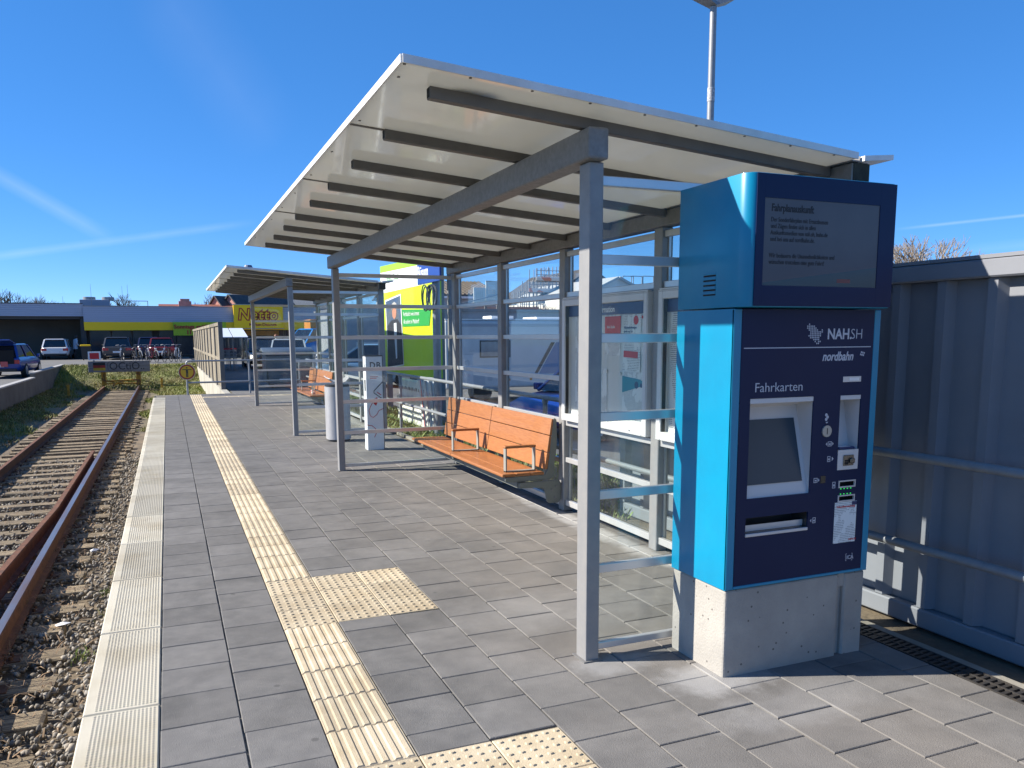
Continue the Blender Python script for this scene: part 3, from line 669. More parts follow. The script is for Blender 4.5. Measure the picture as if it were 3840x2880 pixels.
# ------------------------------------------------------------------ shelter
LEV = [0.055, 0.435, 0.79, 1.155, 1.515, 1.865, 2.205]     # glazing bar centre heights
BH = 0.043
ROOF_S = -0.079
def roof_z(x, off=0.0): return 2.462+off+ROOF_S*(x-1.75)
REAR_Y = [3.27, 4.81, 6.29, 7.72, 9.17]                    # near faces of the rear posts
FRONT_Y = [3.245, 9.235]
PH = 0.10
def make_shelter(label, cases, dark):
    s = thing('waiting_shelter', label, 'shelter', (0, 0, 0), 0, 'platform waiting shelters')
    for y in FRONT_Y:
        b = B(); b.box(1.733, 1.803, y, y+PH, 0, 2.275); b.obj('front_post', STEEL, s, bevel=.006, seg=2)
    b = B(); b.box(1.700, 1.799, 3.195, 9.375, 2.276, 2.408); b.obj('front_beam', GALV, s, bevel=.010, seg=2)
    for y in REAR_Y:
        b = B(); b.box(3.125, 3.215, y, y+PH, 0, 2.25); b.obj('rear_post', STEEL, s, bevel=.005)
    b = B(); b.box(3.105, 3.215, 3.13, 9.40, 2.251, 2.352); b.obj('rear_beam', GALV, s, bevel=.006)
    b = B(); b.box(3.110, 3.210, 3.126, 3.131, 2.256, 2.347); b.obj('beam_end_plate', mat('grimy_end_plate', (0.035, 0.04, 0.028), .85, col2=(.015, .018, .015), scale=18), s)
    # roof: four sheets, butted, with dark joints, white edge trims
    PUR = [3.285+.7335*i for i in range(9)]
    edges = [3.085, PUR[1]+.02, PUR[3]+.02, PUR[5]+.02, 9.64]
    x0, x1 = 0.862, 3.085
    for a, b_ in zip(edges[:-1], edges[1:]):
        b = B(); g = .004
        b.hexa([(x0, a+g, roof_z(x0)), (x1, a+g, roof_z(x1)), (x1, b_-g, roof_z(x1)), (x0, b_-g, roof_z(x0)), (x0, a+g, roof_z(x0, .022)), (x1, a+g, roof_z(x1, .022)), (x1, b_-g, roof_z(x1, .022)), (x0, b_-g, roof_z(x0, .022))])
        b.obj('roof_panel', ROOFW, s)
    for j in (1, 3, 5):
        b = B(); y = PUR[j]+.02; b.hexa([(x0+.004, y-.012, roof_z(x0, -.004)), (x1-.05, y-.012, roof_z(x1-.05, -.004)), (x1-.05, y+.012, roof_z(x1-.05, -.004)), (x0+.004, y+.012, roof_z(x0, -.004)), (x0+.004, y-.012, roof_z(x0, -.0005)), (x1-.05, y-.012, roof_z(x1-.05, -.0005)), (x1-.05, y+.012, roof_z(x1-.05, -.0005)), (x0+.004, y+.012, roof_z(x0, -.0005))])
        b.obj('joint_strip', DARKSTEEL, s)
    for (ya, yb) in ((3.081, 9.644),):
        b = B(); b.hexa([(x0-.008, ya, roof_z(x0, -.004)), (x0-.0005, ya, roof_z(x0, -.004)), (x0-.0005, yb, roof_z(x0, -.004)), (x0-.008, yb, roof_z(x0, -.004)), (x0-.008, ya, roof_z(x0, .027)), (x0-.0005, ya, roof_z(x0, .027)), (x0-.0005, yb, roof_z(x0, .027)), (x0-.008, yb, roof_z(x0, .027))]); b.obj('edge_trim', WHITEMETAL, s)
    for (ya, yb) in ((3.074, 3.0805), (9.6445, 9.652)):
        b = B(); b.hexa([(x0, ya, roof_z(x0, -.004)), (x1, ya, roof_z(x1, -.004)), (x1, yb, roof_z(x1, -.004)), (x0, yb, roof_z(x0, -.004)), (x0, ya, roof_z(x0, .027)), (x1, ya, roof_z(x1, .027)), (x1, yb, roof_z(x1, .027)), (x0, yb, roof_z(x0, .027))]); b.obj('edge_trim', WHITEMETAL, s)
    b = B(); b.tube((1.18, 3.30, roof_z(1.18, .031)), (1.18, 3.30, roof_z(1.18, .075)), .07, 12, .05); b.obj('roof_vent_cap', mat('blue_grey_cap', (.10, .13, .20), .5), s)
    for k_ in range(9):
        for (xr_, yr_) in ((x0+.012+.26*k_, 3.098), (x0+.03, 3.25+.7*k_)):
            b = B(); b.tube((xr_, yr_, roof_z(xr_, -.0005)), (xr_, yr_, roof_z(xr_, -.004)), .006, 6); b.obj('rivet', DARKSTEEL, s)
    b = B(); b.hexa([(3.150, 3.10, 2.354), (3.335, 3.10, 2.372), (3.335, 9.62, 2.372), (3.150, 9.62, 2.354), (3.150, 3.10, 2.378), (3.335, 3.10, 2.396), (3.335, 9.62, 2.396), (3.150, 9.62, 2.378)]); b.obj('rear_roof_strip', WHITEMETAL, s)
    b = B(); b.box(3.092, 3.142, 3.12, 9.6, 2.353, 2.359).box(3.092, 3.096, 3.12, 9.6, 2.3592, 2.378).box(3.138, 3.142, 3.12, 9.6, 2.3592, 2.378); b.obj('gutter', GALV, s)
    for y in PUR:
        p = B(); xa, xb = 1.022, 3.098
        z0, z1 = -.052, -.0045
        p.hexa([(xa, y-.021, roof_z(xa, z0)), (xb, y-.021, roof_z(xb, z0)), (xb, y+.021, roof_z(xb, z0)), (xa, y+.021, roof_z(xa, z0)), (xa, y-.021, roof_z(xa, z1)), (xb, y-.021, roof_z(xb, z1)), (xb, y+.021, roof_z(xb, z1)), (xa, y+.021, roof_z(xa, z1))])
        po = p.obj('purlin', DARKSTEEL, s, bevel=.003)
        q = B(); q.box(xa-.002, xa-.0005, y-.015, y+.015, roof_z(xa, z0+.006), roof_z(xa, z1-.006)); q.obj('open_end', VOID, po)  # black plate on the closed end paints the shade of a hollow tube
    # rear wall glazing
    rw = 3.165
    for i in range(4):
        ya, yb = REAR_Y[i]+PH, REAR_Y[i+1]
        spans = [(0.08, 2.20)] if not cases[i] else [(0.08, .765), (1.885, 2.20)]
        for (za, zb) in spans:
            b = B(); b.box(rw+.012, rw+.018, ya+.012, yb-.012, za, zb); b.obj('glass_pane', GLASS, s)
        lv = LEV if not cases[i] else [0.075, 0.455, 0.775, 1.868, 2.205]
        for z in lv:
            h = BH if z > .1 else .05
            b = B(); b.box(rw-.022, rw+.010, ya+.001, yb-.001, z-h/2, z+h/2); b.obj('glazing_bar', BARM, s, bevel=.003)
        for yy in (ya+.0015, yb-.0115):
            b = B(); b.box(rw+.0105, rw+.026, yy, yy+.010, .06, 2.22); b.obj('glazing_stile', BARM, s)
    # end walls
    for yc in (FRONT_Y[0]+.055, FRONT_Y[1]+.055):
        b = B(); b.box(1.815, 3.115, yc+.006, yc+.012, .06, 2.20); b.obj('glass_pane', GLASS, s)
        for z in LEV:
            h = BH if z > .1 else .034
            b = B(); b.box(1.8045, 3.124, yc-.022, yc+.005, z-h/2, z+h/2); b.obj('glazing_bar', BARM, s, bevel=.003)
        b = B(); b.box(1.8045, 1.814, yc+.0055, yc+.020, .06, 2.2); b.obj('glazing_stile', BARM, s)
    # base plates
    for y in FRONT_Y:
        b = B(); b.box(1.718, 1.818, y-.012, y+PH+.012, .0005, .006); b.obj('base_plate', GALV, s)
    return s
sh1 = make_shelter('grey steel and glass platform shelter standing behind the blue ticket machine', (True, True, False, False), False)
SH2 = 9.62
sh2 = dup(sh1, (0, SH2, 0), 0, 'grey steel and glass platform shelter beyond the white information pillar')

# ------------------------------------------------------------------ display cases in the shelter's rear wall
def paper_mat(name, base, ink, rows=36.0, cover=.55):
    m = mat(name, base, .55); t = m.node_tree; p = t.nodes['Principled BSDF']
    tc = N(t, 'ShaderNodeTexCoord'); mp = N(t, 'ShaderNodeMapping'); t.links.new(tc.outputs['Generated'], mp.inputs['Vector'])
    sp = N(t, 'ShaderNodeSeparateXYZ'); t.links.new(mp.outputs[0], sp.inputs[0])
    def mth(op, a, b=None):
        q = N(t, 'ShaderNodeMath', operation=op)
        for i, v in enumerate((a, b)):
            if v is None: continue
            if isinstance(v, (int, float)): q.inputs[i].default_value = v
            else: t.links.new(v, q.inputs[i])
        return q.outputs[0]
    fr = mth('FRACT', mth('MULTIPLY', sp.outputs[2], rows)); line = mth('LESS_THAN', fr, .42)
    row = mth('FLOOR', mth('MULTIPLY', sp.outputs[2], rows))
    cb = N(t, 'ShaderNodeCombineXYZ'); t.links.new(mth('MULTIPLY', sp.outputs[1], 26), cb.inputs[0]); t.links.new(row, cb.inputs[1]); t.links.new(mth('MULTIPLY', sp.outputs[0], 26), cb.inputs[2])
    no = N(t, 'ShaderNodeTexNoise'); no.inputs['Scale'].default_value = 1.0; no.inputs['Detail'].default_value = 1; t.links.new(cb.outputs[0], no.inputs['Vector'])
    n2 = N(t, 'ShaderNodeTexNoise'); n2.inputs['Scale'].default_value = 2.6; t.links.new(tc.outputs['Generated'], n2.inputs['Vector'])
    ink_f = mth('MULTIPLY', mth('MULTIPLY', line, mth('GREATER_THAN', no.outputs['Fac'], cover-.1)), mth('GREATER_THAN', n2.outputs['Fac'], .46))
    mx = N(t, 'ShaderNodeMix', data_type='RGBA'); mx.inputs[6].default_value = (*base, 1); mx.inputs[7].default_value = (*ink, 1)
    t.links.new(mth('MULTIPLY', ink_f, .75), mx.inputs[0]); t.links.new(mx.outputs[2], p.inputs['Base Color'])
    return m
PAPER = paper_mat('printed_notice', (.74, .74, .73), (.12, .12, .14))
PAPER2 = paper_mat('printed_timetable', (.72, .72, .71), (.10, .11, .13), 60, .5)
TEAL = mat('teal_print', (0.03, 0.22, 0.30), .5)
BACKB = mat('case_backboard', (.66, .66, .64), .7, col2=(.6, .6, .58), scale=2)
def make_case(label, Y0, Y1, full):
    t = thing('display_case', label, 'display case', (3.112, (Y0+Y1)/2, .808), 0, 'glazed notice cases')
    def L(b): b.v = [(x-3.112, y-(Y0+Y1)/2, z-.808) for x, y, z in b.v]; return b
    zt, zb, f = 1.828, .808, .058
    L(B().box(3.155, 3.20, Y0, Y1, zb, zt)).obj('case_back', FRAMEW, t)
    for (a, b_, c, d) in ((Y0, Y0+f, zb, zt), (Y1-f, Y1, zb, zt), (Y0+f, Y1-f, zb, zb+f), (Y0+f, Y1-f, zt-f, zt)):
        L(B().box(3.092, 3.1545, a+.0004, b_-.0004, c, d)).obj('frame', FRAMEW, t, bevel=.004)
    for (a, b_, c, d) in ((Y0+.008, Y1-.008, zt-.010, zt-.0085), (Y0+.008, Y1-.008, zb+.0085, zb+.010), (Y0+.008, Y0+.0095, zb+.01, zt-.01), (Y1-.0095, Y1-.008, zb+.01, zt-.01)):
        L(B().box(3.0912, 3.0918, a, b_, c, d)).obj('frame_groove', BLACK, t)
    L(B().box(3.150, 3.1548, Y0+f, Y1-f, zb+f, zt-f)).obj('backboard', BACKB, t)
    L(B().box(3.132, 3.1495, Y0+f+.002, Y1-f-.002, zt-f-.088, zt-f-.001)).obj('header', NAVYP, t)
    L(B().box(3.098, 3.101, Y0+f, Y1-f, zb+f, zt-f)).obj('case_glass', GLASSCASE, t)
    L(B().box(3.104, 3.1315, Y1-f-.004, Y1-f-.0005, zb+f, zt-f)).obj('seal', BLACK, t)
    b = B(); b.tube((3.0915, Y0+.22, zb+.027), (3.088, Y0+.22, zb+.027), .008, 10); L(b).obj('lock', GALV, t)
    def sheet_(y, z, w, h, m, nm='notice', dx=0.0, tilt=0.0):
        b = B(); x = 3.1465-dx
        pts = [(0, 0), (w, 0), (w, h), (0, h)]; c, s_ = math.cos(tilt), math.sin(tilt)
        q = [(y-(u*c-v*s_), z+(u*s_+v*c)) for u, v in pts]
        b.add([(x, yy, zz) for yy, zz in q]+[(x+.001, yy, zz) for yy, zz in q], [(0, 1, 2, 3), (7, 6, 5, 4), (0, 4, 5, 1), (1, 5, 6, 2), (2, 6, 7, 3), (3, 7, 4, 0)])
        return L(b).obj(nm, m, t)
    if full:
        YY = lambda px: at_x(2100+px*.3918, 1450, 3.146).y
        text('Information', .066, (3.1305-3.112, YY(560)+.335-(Y0+Y1)/2, zt-f-.068-.808), WHITEP, t, '-x', .0006, sx=.92)
        p0 = sheet_(5.62, 1.375, .24, .32, PAPER); sheet_(5.62, 1.50, .24, .17, REDP, dx=.0015)
        text('Info-Stelle', .03, (3.1445-3.112, 5.585-(Y0+Y1)/2, 1.58-.808), WHITEP, t, '-x')
        sheet_(5.34, 1.265, .245, .42, PAPER, dx=.004, tilt=-.03)
        text('Fahrplanänderungen', .022, (3.1415-3.112, 5.325-(Y0+Y1)/2, 1.575-.808), NAVYP, t, '-x', .0006); text('direkt am Ort', .022, (3.1415-3.112, 5.325-(Y0+Y1)/2, 1.548-.808), NAVYP, t, '-x', .0006)
        sheet_(5.325, 1.365, .20, .048, REDP, dx=.0058, tilt=-.03)
        b = B(); b.tube((3.1418, 5.155, 1.635), (3.1398, 5.155, 1.635), .033, 18); L(b).obj('round_sticker', REDP, t)
        sheet_(5.10, 1.39, .115, .29, PAPER); sheet_(5.10, 1.645, .115, .02, REDP, dx=.0015)
        sheet_(5.80, .90, .22, .37, PAPER2); sheet_(5.345, .905, .30, .355, PAPER2)
        b = B(); x = 3.1445; q = [(5.345, 1.10), (5.045, 1.165), (5.045, 1.205), (5.345, 1.225)]
        b.add([(x, yy, zz) for yy, zz in q]+[(x+.0008, yy, zz) for yy, zz in q], [(0, 1, 2, 3), (7, 6, 5, 4), (0, 4, 5, 1), (1, 5, 6, 2), (2, 6, 7, 3), (3, 7, 4, 0)]); L(b).obj('teal_map_print', TEAL, t)
        for (yy, r) in ((5.14, .026), (5.075, .016)):
            b = B(); b.tube((3.144, yy, 1.165), (3.1428, yy, 1.165), r, 16); L(b).obj('round_print', NAVYP, t)
        for (yy, zz) in ((5.60, 1.69), (5.39, 1.695), (5.10, 1.695), (5.37, 1.24), (5.06, 1.215), (5.58, 1.25)):
            b = B(); b.tube((3.146, yy, zz), (3.137, yy, zz), .013, 12); L(b).obj('magnet', FRAMEW, t)
        for (y_, z_, w_, h_) in ((6.12, 1.38, .30, .30), (6.12, .92, .36, .40)): sheet_(y_, z_, w_, h_, PAPER2)
    else:
        for k in range(3): sheet_(Y1-f-.03-.38*k, .90, .33, .78, PAPER2)
    b = B(); b.box(3.098, 3.13, Y0+.01, Y1-.01, zt+.002, zt+.012); L(b).obj('drip_cap', FRAMEW, t)
    return t
make_case('white framed notice case headed Information with red and teal notices', 4.925, 6.275, True)
make_case('white framed timetable case half hidden behind the blue ticket machine', 3.385, 4.80, False)

# ------------------------------------------------------------------ benches
BENCH = mat('orange_brown_bench_board', (0.37, 0.145, 0.043), .5, col2=(0.27, 0.092, 0.024), scale=9, stretch=(6, 1.0, 14), bump=.3, bscale=40, mix=(.38, .72), rnd=.07, coat=.15)
BENCHM = mat('grey_green_bench_steel', (0.165, 0.175, 0.155), .5, col2=(.14, .15, .13), scale=6)
BENCHL = mat('pale_armrest_steel', (0.26, 0.26, 0.235), .45)
def make_bench(label, y0, modules):
    t = thing('platform_bench', label, 'bench', (2.8, y0, 0), 0, 'wooden platform benches')
    def L(b): b.v = [(x-2.8, y-y0, z) for x, y, z in b.v]; return b
    zs = .352
    ML = 1.405
    for k in range(modules):
        a, b_ = y0+k*(ML+.012), y0+k*(ML+.012)+ML
        nS = 3; xx = 2.575
        for j in range(nS):       # seat boards
            w = .128; c = B(); c.box(xx+j*(w+.004), xx+j*(w+.004)+w, a, b_, zs-.028, zs-.004*(j == 2)); L(c).obj('seat_board', BENCH, t, bevel=.009 if j == 0 else .004, seg=3)
        for j in range(3):        # back boards, leaning
            za = .372+j*.148; zb_ = za+.142
            def bx(z): return 2.972+(z-.37)*.155
            c = B(); c.hexa([(bx(za), a, za), (bx(za)+.028, a, za-.004), (bx(za)+.028, b_, za-.004), (bx(za), b_, za), (bx(zb_), a, zb_), (bx(zb_)+.028, a, zb_-.004), (bx(zb_)+.028, b_, zb_-.004), (bx(zb_), b_, zb_)])
            L(c).obj('back_board', BENCH, t, bevel=.005, seg=2)
        for yy in (a, b_-.014):   # end plates
            pl = [(2.60, zs-.030), (2.60, zs-.062), (2.66, zs-.074), (3.02, zs-.074), (3.055, zs-.05), (3.092, .60), (3.086, .80), (3.072, .815), (3.058, .812), (3.002, .372), (2.97, zs-.031)]
            c = B(); c.prism(pl, 'y', yy-.004, yy+.010); L(c).obj('end_plate', BENCHM, t, bevel=.003)
        # armrest on the near end of each module and one in the middle
        for yy in (a+.115,):
            c = B(); w, th = .05, .012; xa, xb = 2.655, 2.915; zt = zs+.205
            c.box(xa-.012, xa, yy-w/2, yy+w/2, zs-.02, zt).box(xb, xb+.012, yy-w/2, yy+w/2, zs-.02, zt-.0).box(xa-.012, xb+.012, yy-w/2, yy+w/2, zs+.0005, zs+.009)
            ar = L(c).obj('armrest', BENCHL, t)
            c = B(); c.box(xa-.018, xb+.018, yy-w/2-.002, yy+w/2+.002, zt+.0005, zt+.024); L(c).obj('armrest_pad', BENCH, ar, bevel=.008, seg=2)
    ye = y0+modules*(ML+.012)
    c = B(); c.box(2.72, 2.80, y0+.02, ye-.03, zs-.135, zs-.08); L(c).obj('carrier_beam', BENCHM, t, bevel=.004)
    for yy in REAR_Y_ABS(y0, ye):
        c = B(); c.prism([(2.72, .272), (2.72, .222), (2.96, .215), (2.985, .09), (3.01, .07), (3.095, .07), (3.12, .10), (3.12, .25), (3.09, .272)], 'y', yy-.012, yy+.012); br = L(c).obj('wall_bracket', BENCHM, t, bevel=.006)
        for (xx_, zz) in ((3.03, .19), (3.06, .12), (3.075, .22)):
            c = B(); c.tube((xx_, yy-.012, zz), (xx_, yy-.020, zz), .011, 8); L(c).obj('bolt', GALV, br)
    return t
def REAR_Y_ABS(a, b): 
    out = []
    for o in (0, SH2):
        for y in REAR_Y:
            if a-.25 < y+o < b+.25: out.append(y+o+.05)
    return out
make_bench('orange brown slatted wooden bench inside the shelter behind the ticket machine', 6.355, 2)
make_bench('orange brown slatted wooden bench inside the shelter beyond the litter bin', 16.6, 2)
for k, (yy, xx) in enumerate(((17.05, 2.72), (17.5, 2.78))):
    b = B(); b.sphere((0, 0, .03), .045, 8, 5, (1.1, .9, .75)); o = b.obj('crumpled_bag', mat('red_white_paper', (.55, .12, .10), .6, col2=(.75, .72, .7), scale=30), smooth=False); o.location = (xx, yy, .352); tag(o, ('crumpled red food bag lying next to the armrest on the far bench' if k == 0 else 'crumpled food bag lying deeper along the far bench seat'), 'bag', 'food bags on the bench')
# ------------------------------------------------------------------ ticket machine on its concrete plinth
CYAN = mat('bright_blue_enamel', (0.0, 0.235, 0.405), 0.38, coat=.05, col2=(0.0, 0.20, 0.36), scale=3, rough_var=.1)
NAVY = mat('navy_front_enamel', (0.0045, 0.0135, 0.056), 0.40, spec=.2, rough_var=.12, col2=(0.007, 0.018, 0.064), scale=1.5)
CREAM = mat('white_recess_plastic', (0.60, 0.585, 0.58), 0.5)
LCD = mat('dim_lcd_glow', (0.098, 0.103, 0.118), 0.4, col2=(.082, .086, .10), scale=3, spec=.3)  # lit screen's dim glow put into the grey base colour, no emission
TOUCH = mat('touch_screen', (0.040, 0.062, 0.085), 0.3, spec=.35)
SILVER = mat('silver_label', (0.55, 0.56, 0.58), .35, metal=.3)
CHROME = mat('bronze_reader', (0.22, 0.19, 0.16), .25, metal=.8)
INKD = mat('dark_screen_ink', (.008, .008, .010), .6)
PRINT = mat('pale_grey_print', (0.50, 0.52, 0.58), .5)
MX0, MX1, MY0, MY1 = 2.205, 3.030, 2.836, 3.252
tm = thing('ticket_machine', 'bright blue ticket machine with navy front standing on a concrete block', 'ticket machine', (MX0, MY0, .405))
O = Vector((MX0, MY0, .405))
def L(b): b.v = [(x-O.x, y-O.y, z-O.z) for x, y, z in b.v]; return b
def part(b, nm, m, parent=None, **k): return L(b).obj(nm, m, tm if parent is None else parent, **k) if parent is None else L(b).obj(nm, m, parent, **k)
def ltext(s, size, x, z, m, y, **k): return text(s, size, (x-O.x, y-O.y, z-O.z), m, tm, **k)
# lower cabinet: shell open at the front, panel with cut-outs
b = B(); b.box(MX0, MX0+.004, MY0+.0005, MY1, .407, 1.636).box(MX1-.004, MX1, MY0+.0005, MY1, .407, 1.636).box(MX0+.0045, MX1-.0045, MY0+.2, MY1, .407, 1.636)
part(b, 'cabinet', CYAN)
for (a, c, d, e) in ((MX0, MX0+.043, .407, 1.636), (MX1-.036, MX1, .407, 1.636), (MX0+.0435, MX1-.0365, .407, .421)):
    part(B().box(a, c, MY0-.001, MY0+.012, d, e), 'front_frame', CYAN, bevel=.003)
NX0, NX1, NZ0, NZ1 = MX0+.0435, MX1-.0365, .4215, 1.636
holes = [(2.306, 2.657, .812, 1.2535), (2.814, 2.937, .906, 1.2515), (2.304, 2.655, .655, .726), (2.827, 2.930, .822, .856), (2.827, 2.930, .755, .787)]
xc = sorted({NX0, NX1, *[h[0] for h in holes], *[h[1] for h in holes]}); zc = sorted({NZ0, NZ1, *[h[2] for h in holes], *[h[3] for h in holes]})
b = B(); yf = MY0+.0005
vid = {}
def vtx(x, y, z):
    k = (round(x, 4), round(y, 4), round(z, 4))
    if k not in vid: vid[k] = len(b.v); b.v.append((x, y, z))
    return vid[k]
for i in range(len(xc)-1):
    for j in range(len(zc)-1):
        cx, cz = (xc[i]+xc[i+1])/2, (zc[j]+zc[j+1])/2
        if any(h[0] < cx < h[1] and h[2] < cz < h[3] for h in holes): continue
        b.f.append((vtx(xc[i], yf, zc[j]), vtx(xc[i+1], yf, zc[j]), vtx(xc[i+1], yf, zc[j+1]), vtx(xc[i], yf, zc[j+1]))); b.mi.append(0)
for h in holes:
    for (p, q) in (((h[0], h[2]), (h[1], h[2])), ((h[1], h[2]), (h[1], h[3])), ((h[1], h[3]), (h[0], h[3])), ((h[0], h[3]), (h[0], h[2]))):
        n0 = len(b.v); b.v += [(p[0], yf, p[1]), (q[0], yf, q[1]), (q[0], yf+.006, q[1]), (p[0], yf+.006, p[1])]; b.f.append((n0, n0+1, n0+2, n0+3)); b.mi.append(0)
part(b, 'front_panel', NAVY)
# touch-screen niche: back wall slopes away towards the top
x0, x1, z0, z1 = holes[0]; e = .0015; yb = MY0+.0075
def niche(x0, x1, z0, z1, d0, d1, zk):
    # d0 depth at bottom, d1 depth at zk (top of slope)
    q = B(); A = yb
    pts = {'bl': (x0, A, z0), 'br': (x1, A, z0), 'tr': (x1, A, z1), 'tl': (x0, A, z1), 'kbl': (x0, A+d0, z0), 'kbr': (x1, A+d0, z0), 'ktl': (x0, A+d1, zk), 'ktr': (x1, A+d1, zk)}
    n = {k: i for i, k in enumerate(pts)}
    return q.add(list(pts.values()), [tuple(n[k] for k in f) for f in (('bl', 'br', 'kbr', 'kbl'), ('kbl', 'kbr', 'ktr', 'ktl'), ('ktl', 'ktr', 'tr', 'tl'), ('br', 'tr', 'ktr', 'kbr'), ('bl', 'kbl', 'ktl', 'tl'))])
part(niche(x0-.002, x1+.002, z0-.002, z1+.002, .004, .105, 1.205), 'screen_niche', CREAM)
part(B().box(x0, x1, MY0+.0005+.0015, MY0+.006, z1-.022, z1-.0015), 'niche_lip', CREAM)
def slope_pt(x, z, off): 
    d = .004+(z-z0)/(1.205-z0)*.101
    return (x, yb+d-off, z)
q = B(); sx0, sx1, sz0, sz1 = 2.325, 2.632, .868, 1.150
q.add([slope_pt(sx0, sz0, .004), slope_pt(sx1, sz0, .004), slope_pt(sx1, sz1, .004), slope_pt(sx0, sz1, .004), slope_pt(sx0, sz0, .0005), slope_pt(sx1, sz0, .0005), slope_pt(sx1, sz1, .0005), slope_pt(sx0, sz1, .0005)], [(0, 1, 2, 3), (4, 5, 1, 0), (5, 6, 2, 1), (6, 7, 3, 2), (7, 4, 0, 3)])
part(q, 'touch_screen', TOUCH)
# card niche
x0c, x1c, z0c, z1c = holes[1]
z0 = 1.0
part(niche(x0c-.002, x1c+.002, 1.0, z1c+.002, .055, .10, 1.225), 'card_niche', CREAM)
part(B().box(x0c+.001, x1c-.001, MY0+.0012, MY0+.010, z1c-.020, z1c-.001), 'niche_lip', CREAM)
part(B().box(x0c+.0005, x1c-.0005, MY0-.002, MY0+.05, z0c+.0005, .999), 'reader_block', CREAM)
pad = part(B().box(x0c+.012, x1c-.012, MY0+.006, MY0+.056, 1.0005, 1.010), 'contactless_pad', NAVYP, bevel=.003)
part(B().box(x0c+.03, x1c-.03, MY0+.016, MY0+.046, 1.0105, 1.0112), 'pad_print', WHITEP, pad)
rd = part(B().box(2.845, 2.908, MY0-.008, MY0-.0022, .925, .975), 'card_reader', CHROME, bevel=.004)
part(B().box(2.852, 2.893, MY0-.0095, MY0-.0082, .945, .953).box(2.852, 2.872, MY0-.0095, MY0-.0082, .931, .943), 'reader_slot', VOID, rd)
part(B().box(2.876, 2.905, MY0-.022, MY0-.0083, .936, .962), 'reader_hood', CHROME, rd, bevel=.006)
# ticket tray
xa, xb_, za, zb_ = holes[2]
q = B(); q.add([(xa, yb, za), (xb_, yb, za), (xb_, yb, zb_), (xa, yb, zb_), (xa, yb+.10, za+.012), (xb_, yb+.10, za+.012), (xb_, yb+.10, zb_), (xa, yb+.10, zb_)], [(0, 1, 5, 4), (1, 2, 6, 5), (2, 3, 7, 6), (3, 0, 4, 7), (4, 5, 6, 7)])
part(q, 'ticket_tray', mat('smoky_tray', (.05, .047, .045), .25, spec=.7))
part(B().box(xa, xb_, MY0-.004, MY0+.006, .640, .6545), 'tray_lip', SILVER, bevel=.002)
part(B().box(xa+.003, xb_-.003, MY0+.03, MY0+.034, za+.001, za+.03), 'tray_flap', SILVER)
# ticket slots with green lights
LED = mat('green_led', (.02, .5, .08), .4, emit=((.05, 1, .15), .35))
for k, (xa, xb_, za, zb_) in enumerate(holes[3:]):
    q = B(); q.add([(xa, yb, za), (xb_, yb, za), (xb_, yb, zb_), (xa, yb, zb_), (xa, yb+.03, za), (xb_, yb+.03, za), (xb_, yb+.03, zb_), (xa, yb+.03, zb_)], [(0, 1, 5, 4), (1, 2, 6, 5), (2, 3, 7, 6), (3, 0, 4, 7), (4, 5, 6, 7)]); so = part(q, 'ticket_slot', VOID)
    for (a, c, d, e_) in ((xa, xb_, zb_-.006, zb_), (xa, xb_, za, za+.006), (xa, xa+.006, za+.0063, zb_-.0063), (xb_-.006, xb_, za+.0063, zb_-.0063)): part(B().box(a+.0003, c-.0003, MY0-.003, MY0+.006, d, e_), 'slot_rim', SILVER, so)
    for i in range(4): part(B().box(xa+.013+i*.020, xa+.019+i*.020, MY0-.0015, MY0-.0003, (za-.007) if k == 0 else (zb_+.003), (za-.003) if k == 0 else (zb_+.007)), 'indicator_light', LED, so)
# coin slot, icons, labels
q = B(); q.tube((2.739, MY0+.001, 1.092), (2.739, MY0-.006, 1.092), .0265, 24); cs_ = part(q, 'coin_slot', mat('coin_disc', (.40, .39, .36), .4, metal=.3), smooth=True)
part(B().box(2.7375, 2.7405, MY0-.0075, MY0-.0062, 1.078, 1.106), 'coin_opening', VOID, cs_)
def ico_tri(x, z, s, kind):
    d = {'r': [(0, -1), (1, 0), (0, 1)], 'l': [(0, -1), (0, 1), (-1, 0)], 'd': [(-1, 0), (0, -1), (1, 0)]}[kind]
    q = B(); q.prism([(x+s*u, z+s*w) for u, w in d], 'y', MY0-.0004, MY0+.0002); part(q, 'pictogram', PRINT)
for (x, z) in ((2.735, 1.166), (2.742, 1.156), (2.735, 1.146)):
    q = B(); q.tube((x, MY0+.0002, z), (x, MY0-.0004, z), .0075, 12); part(q, 'pictogram', PRINT)
ico_tri(2.739, 1.134, .0075, 'd')
def ico_card(x, z, w=.022, h=.022, inner=True):
    q = B(); t_ = .0028
    q.box(x-w/2, x+w/2, MY0-.0004, MY0+.0002, z-h/2, z-h/2+t_).box(x-w/2, x+w/2, MY0-.0004, MY0+.0002, z+h/2-t_, z+h/2).box(x-w/2, x-w/2+t_, MY0-.0004, MY0+.0002, z-h/2+t_, z+h/2-t_).box(x+w/2-t_, x+w/2, MY0-.0004, MY0+.0002, z-h/2+t_, z+h/2-t_)
    if inner: q.box(x-w*.2, x+w*.25, MY0-.0004, MY0+.0002, z-h*.2, z+h*.1)
    part(q, 'pictogram', PRINT)
ico_card(2.763, 1.032); ico_tri(2.778, 1.032, .008, 'r'); ico_tri(2.748, 1.032, .008, 'l')
ico_card(2.762, .962, .018, .026); ico_tri(2.78, .962, .010, 'r')
ico_card(2.69, .868, .022, .022); ico_tri(2.705, .868, .008, 'r')
ico_card(2.80, .838, .018, .030); ico_card(2.692, .682, .018, .026); ico_tri(2.676, .682, .008, 'l')
part(B().box(2.719, 2.748, MY0-.0008, MY0+.0002, .852, .886), 'sensor_window', mat('dark_sensor', (.02, .018, .014), .2))
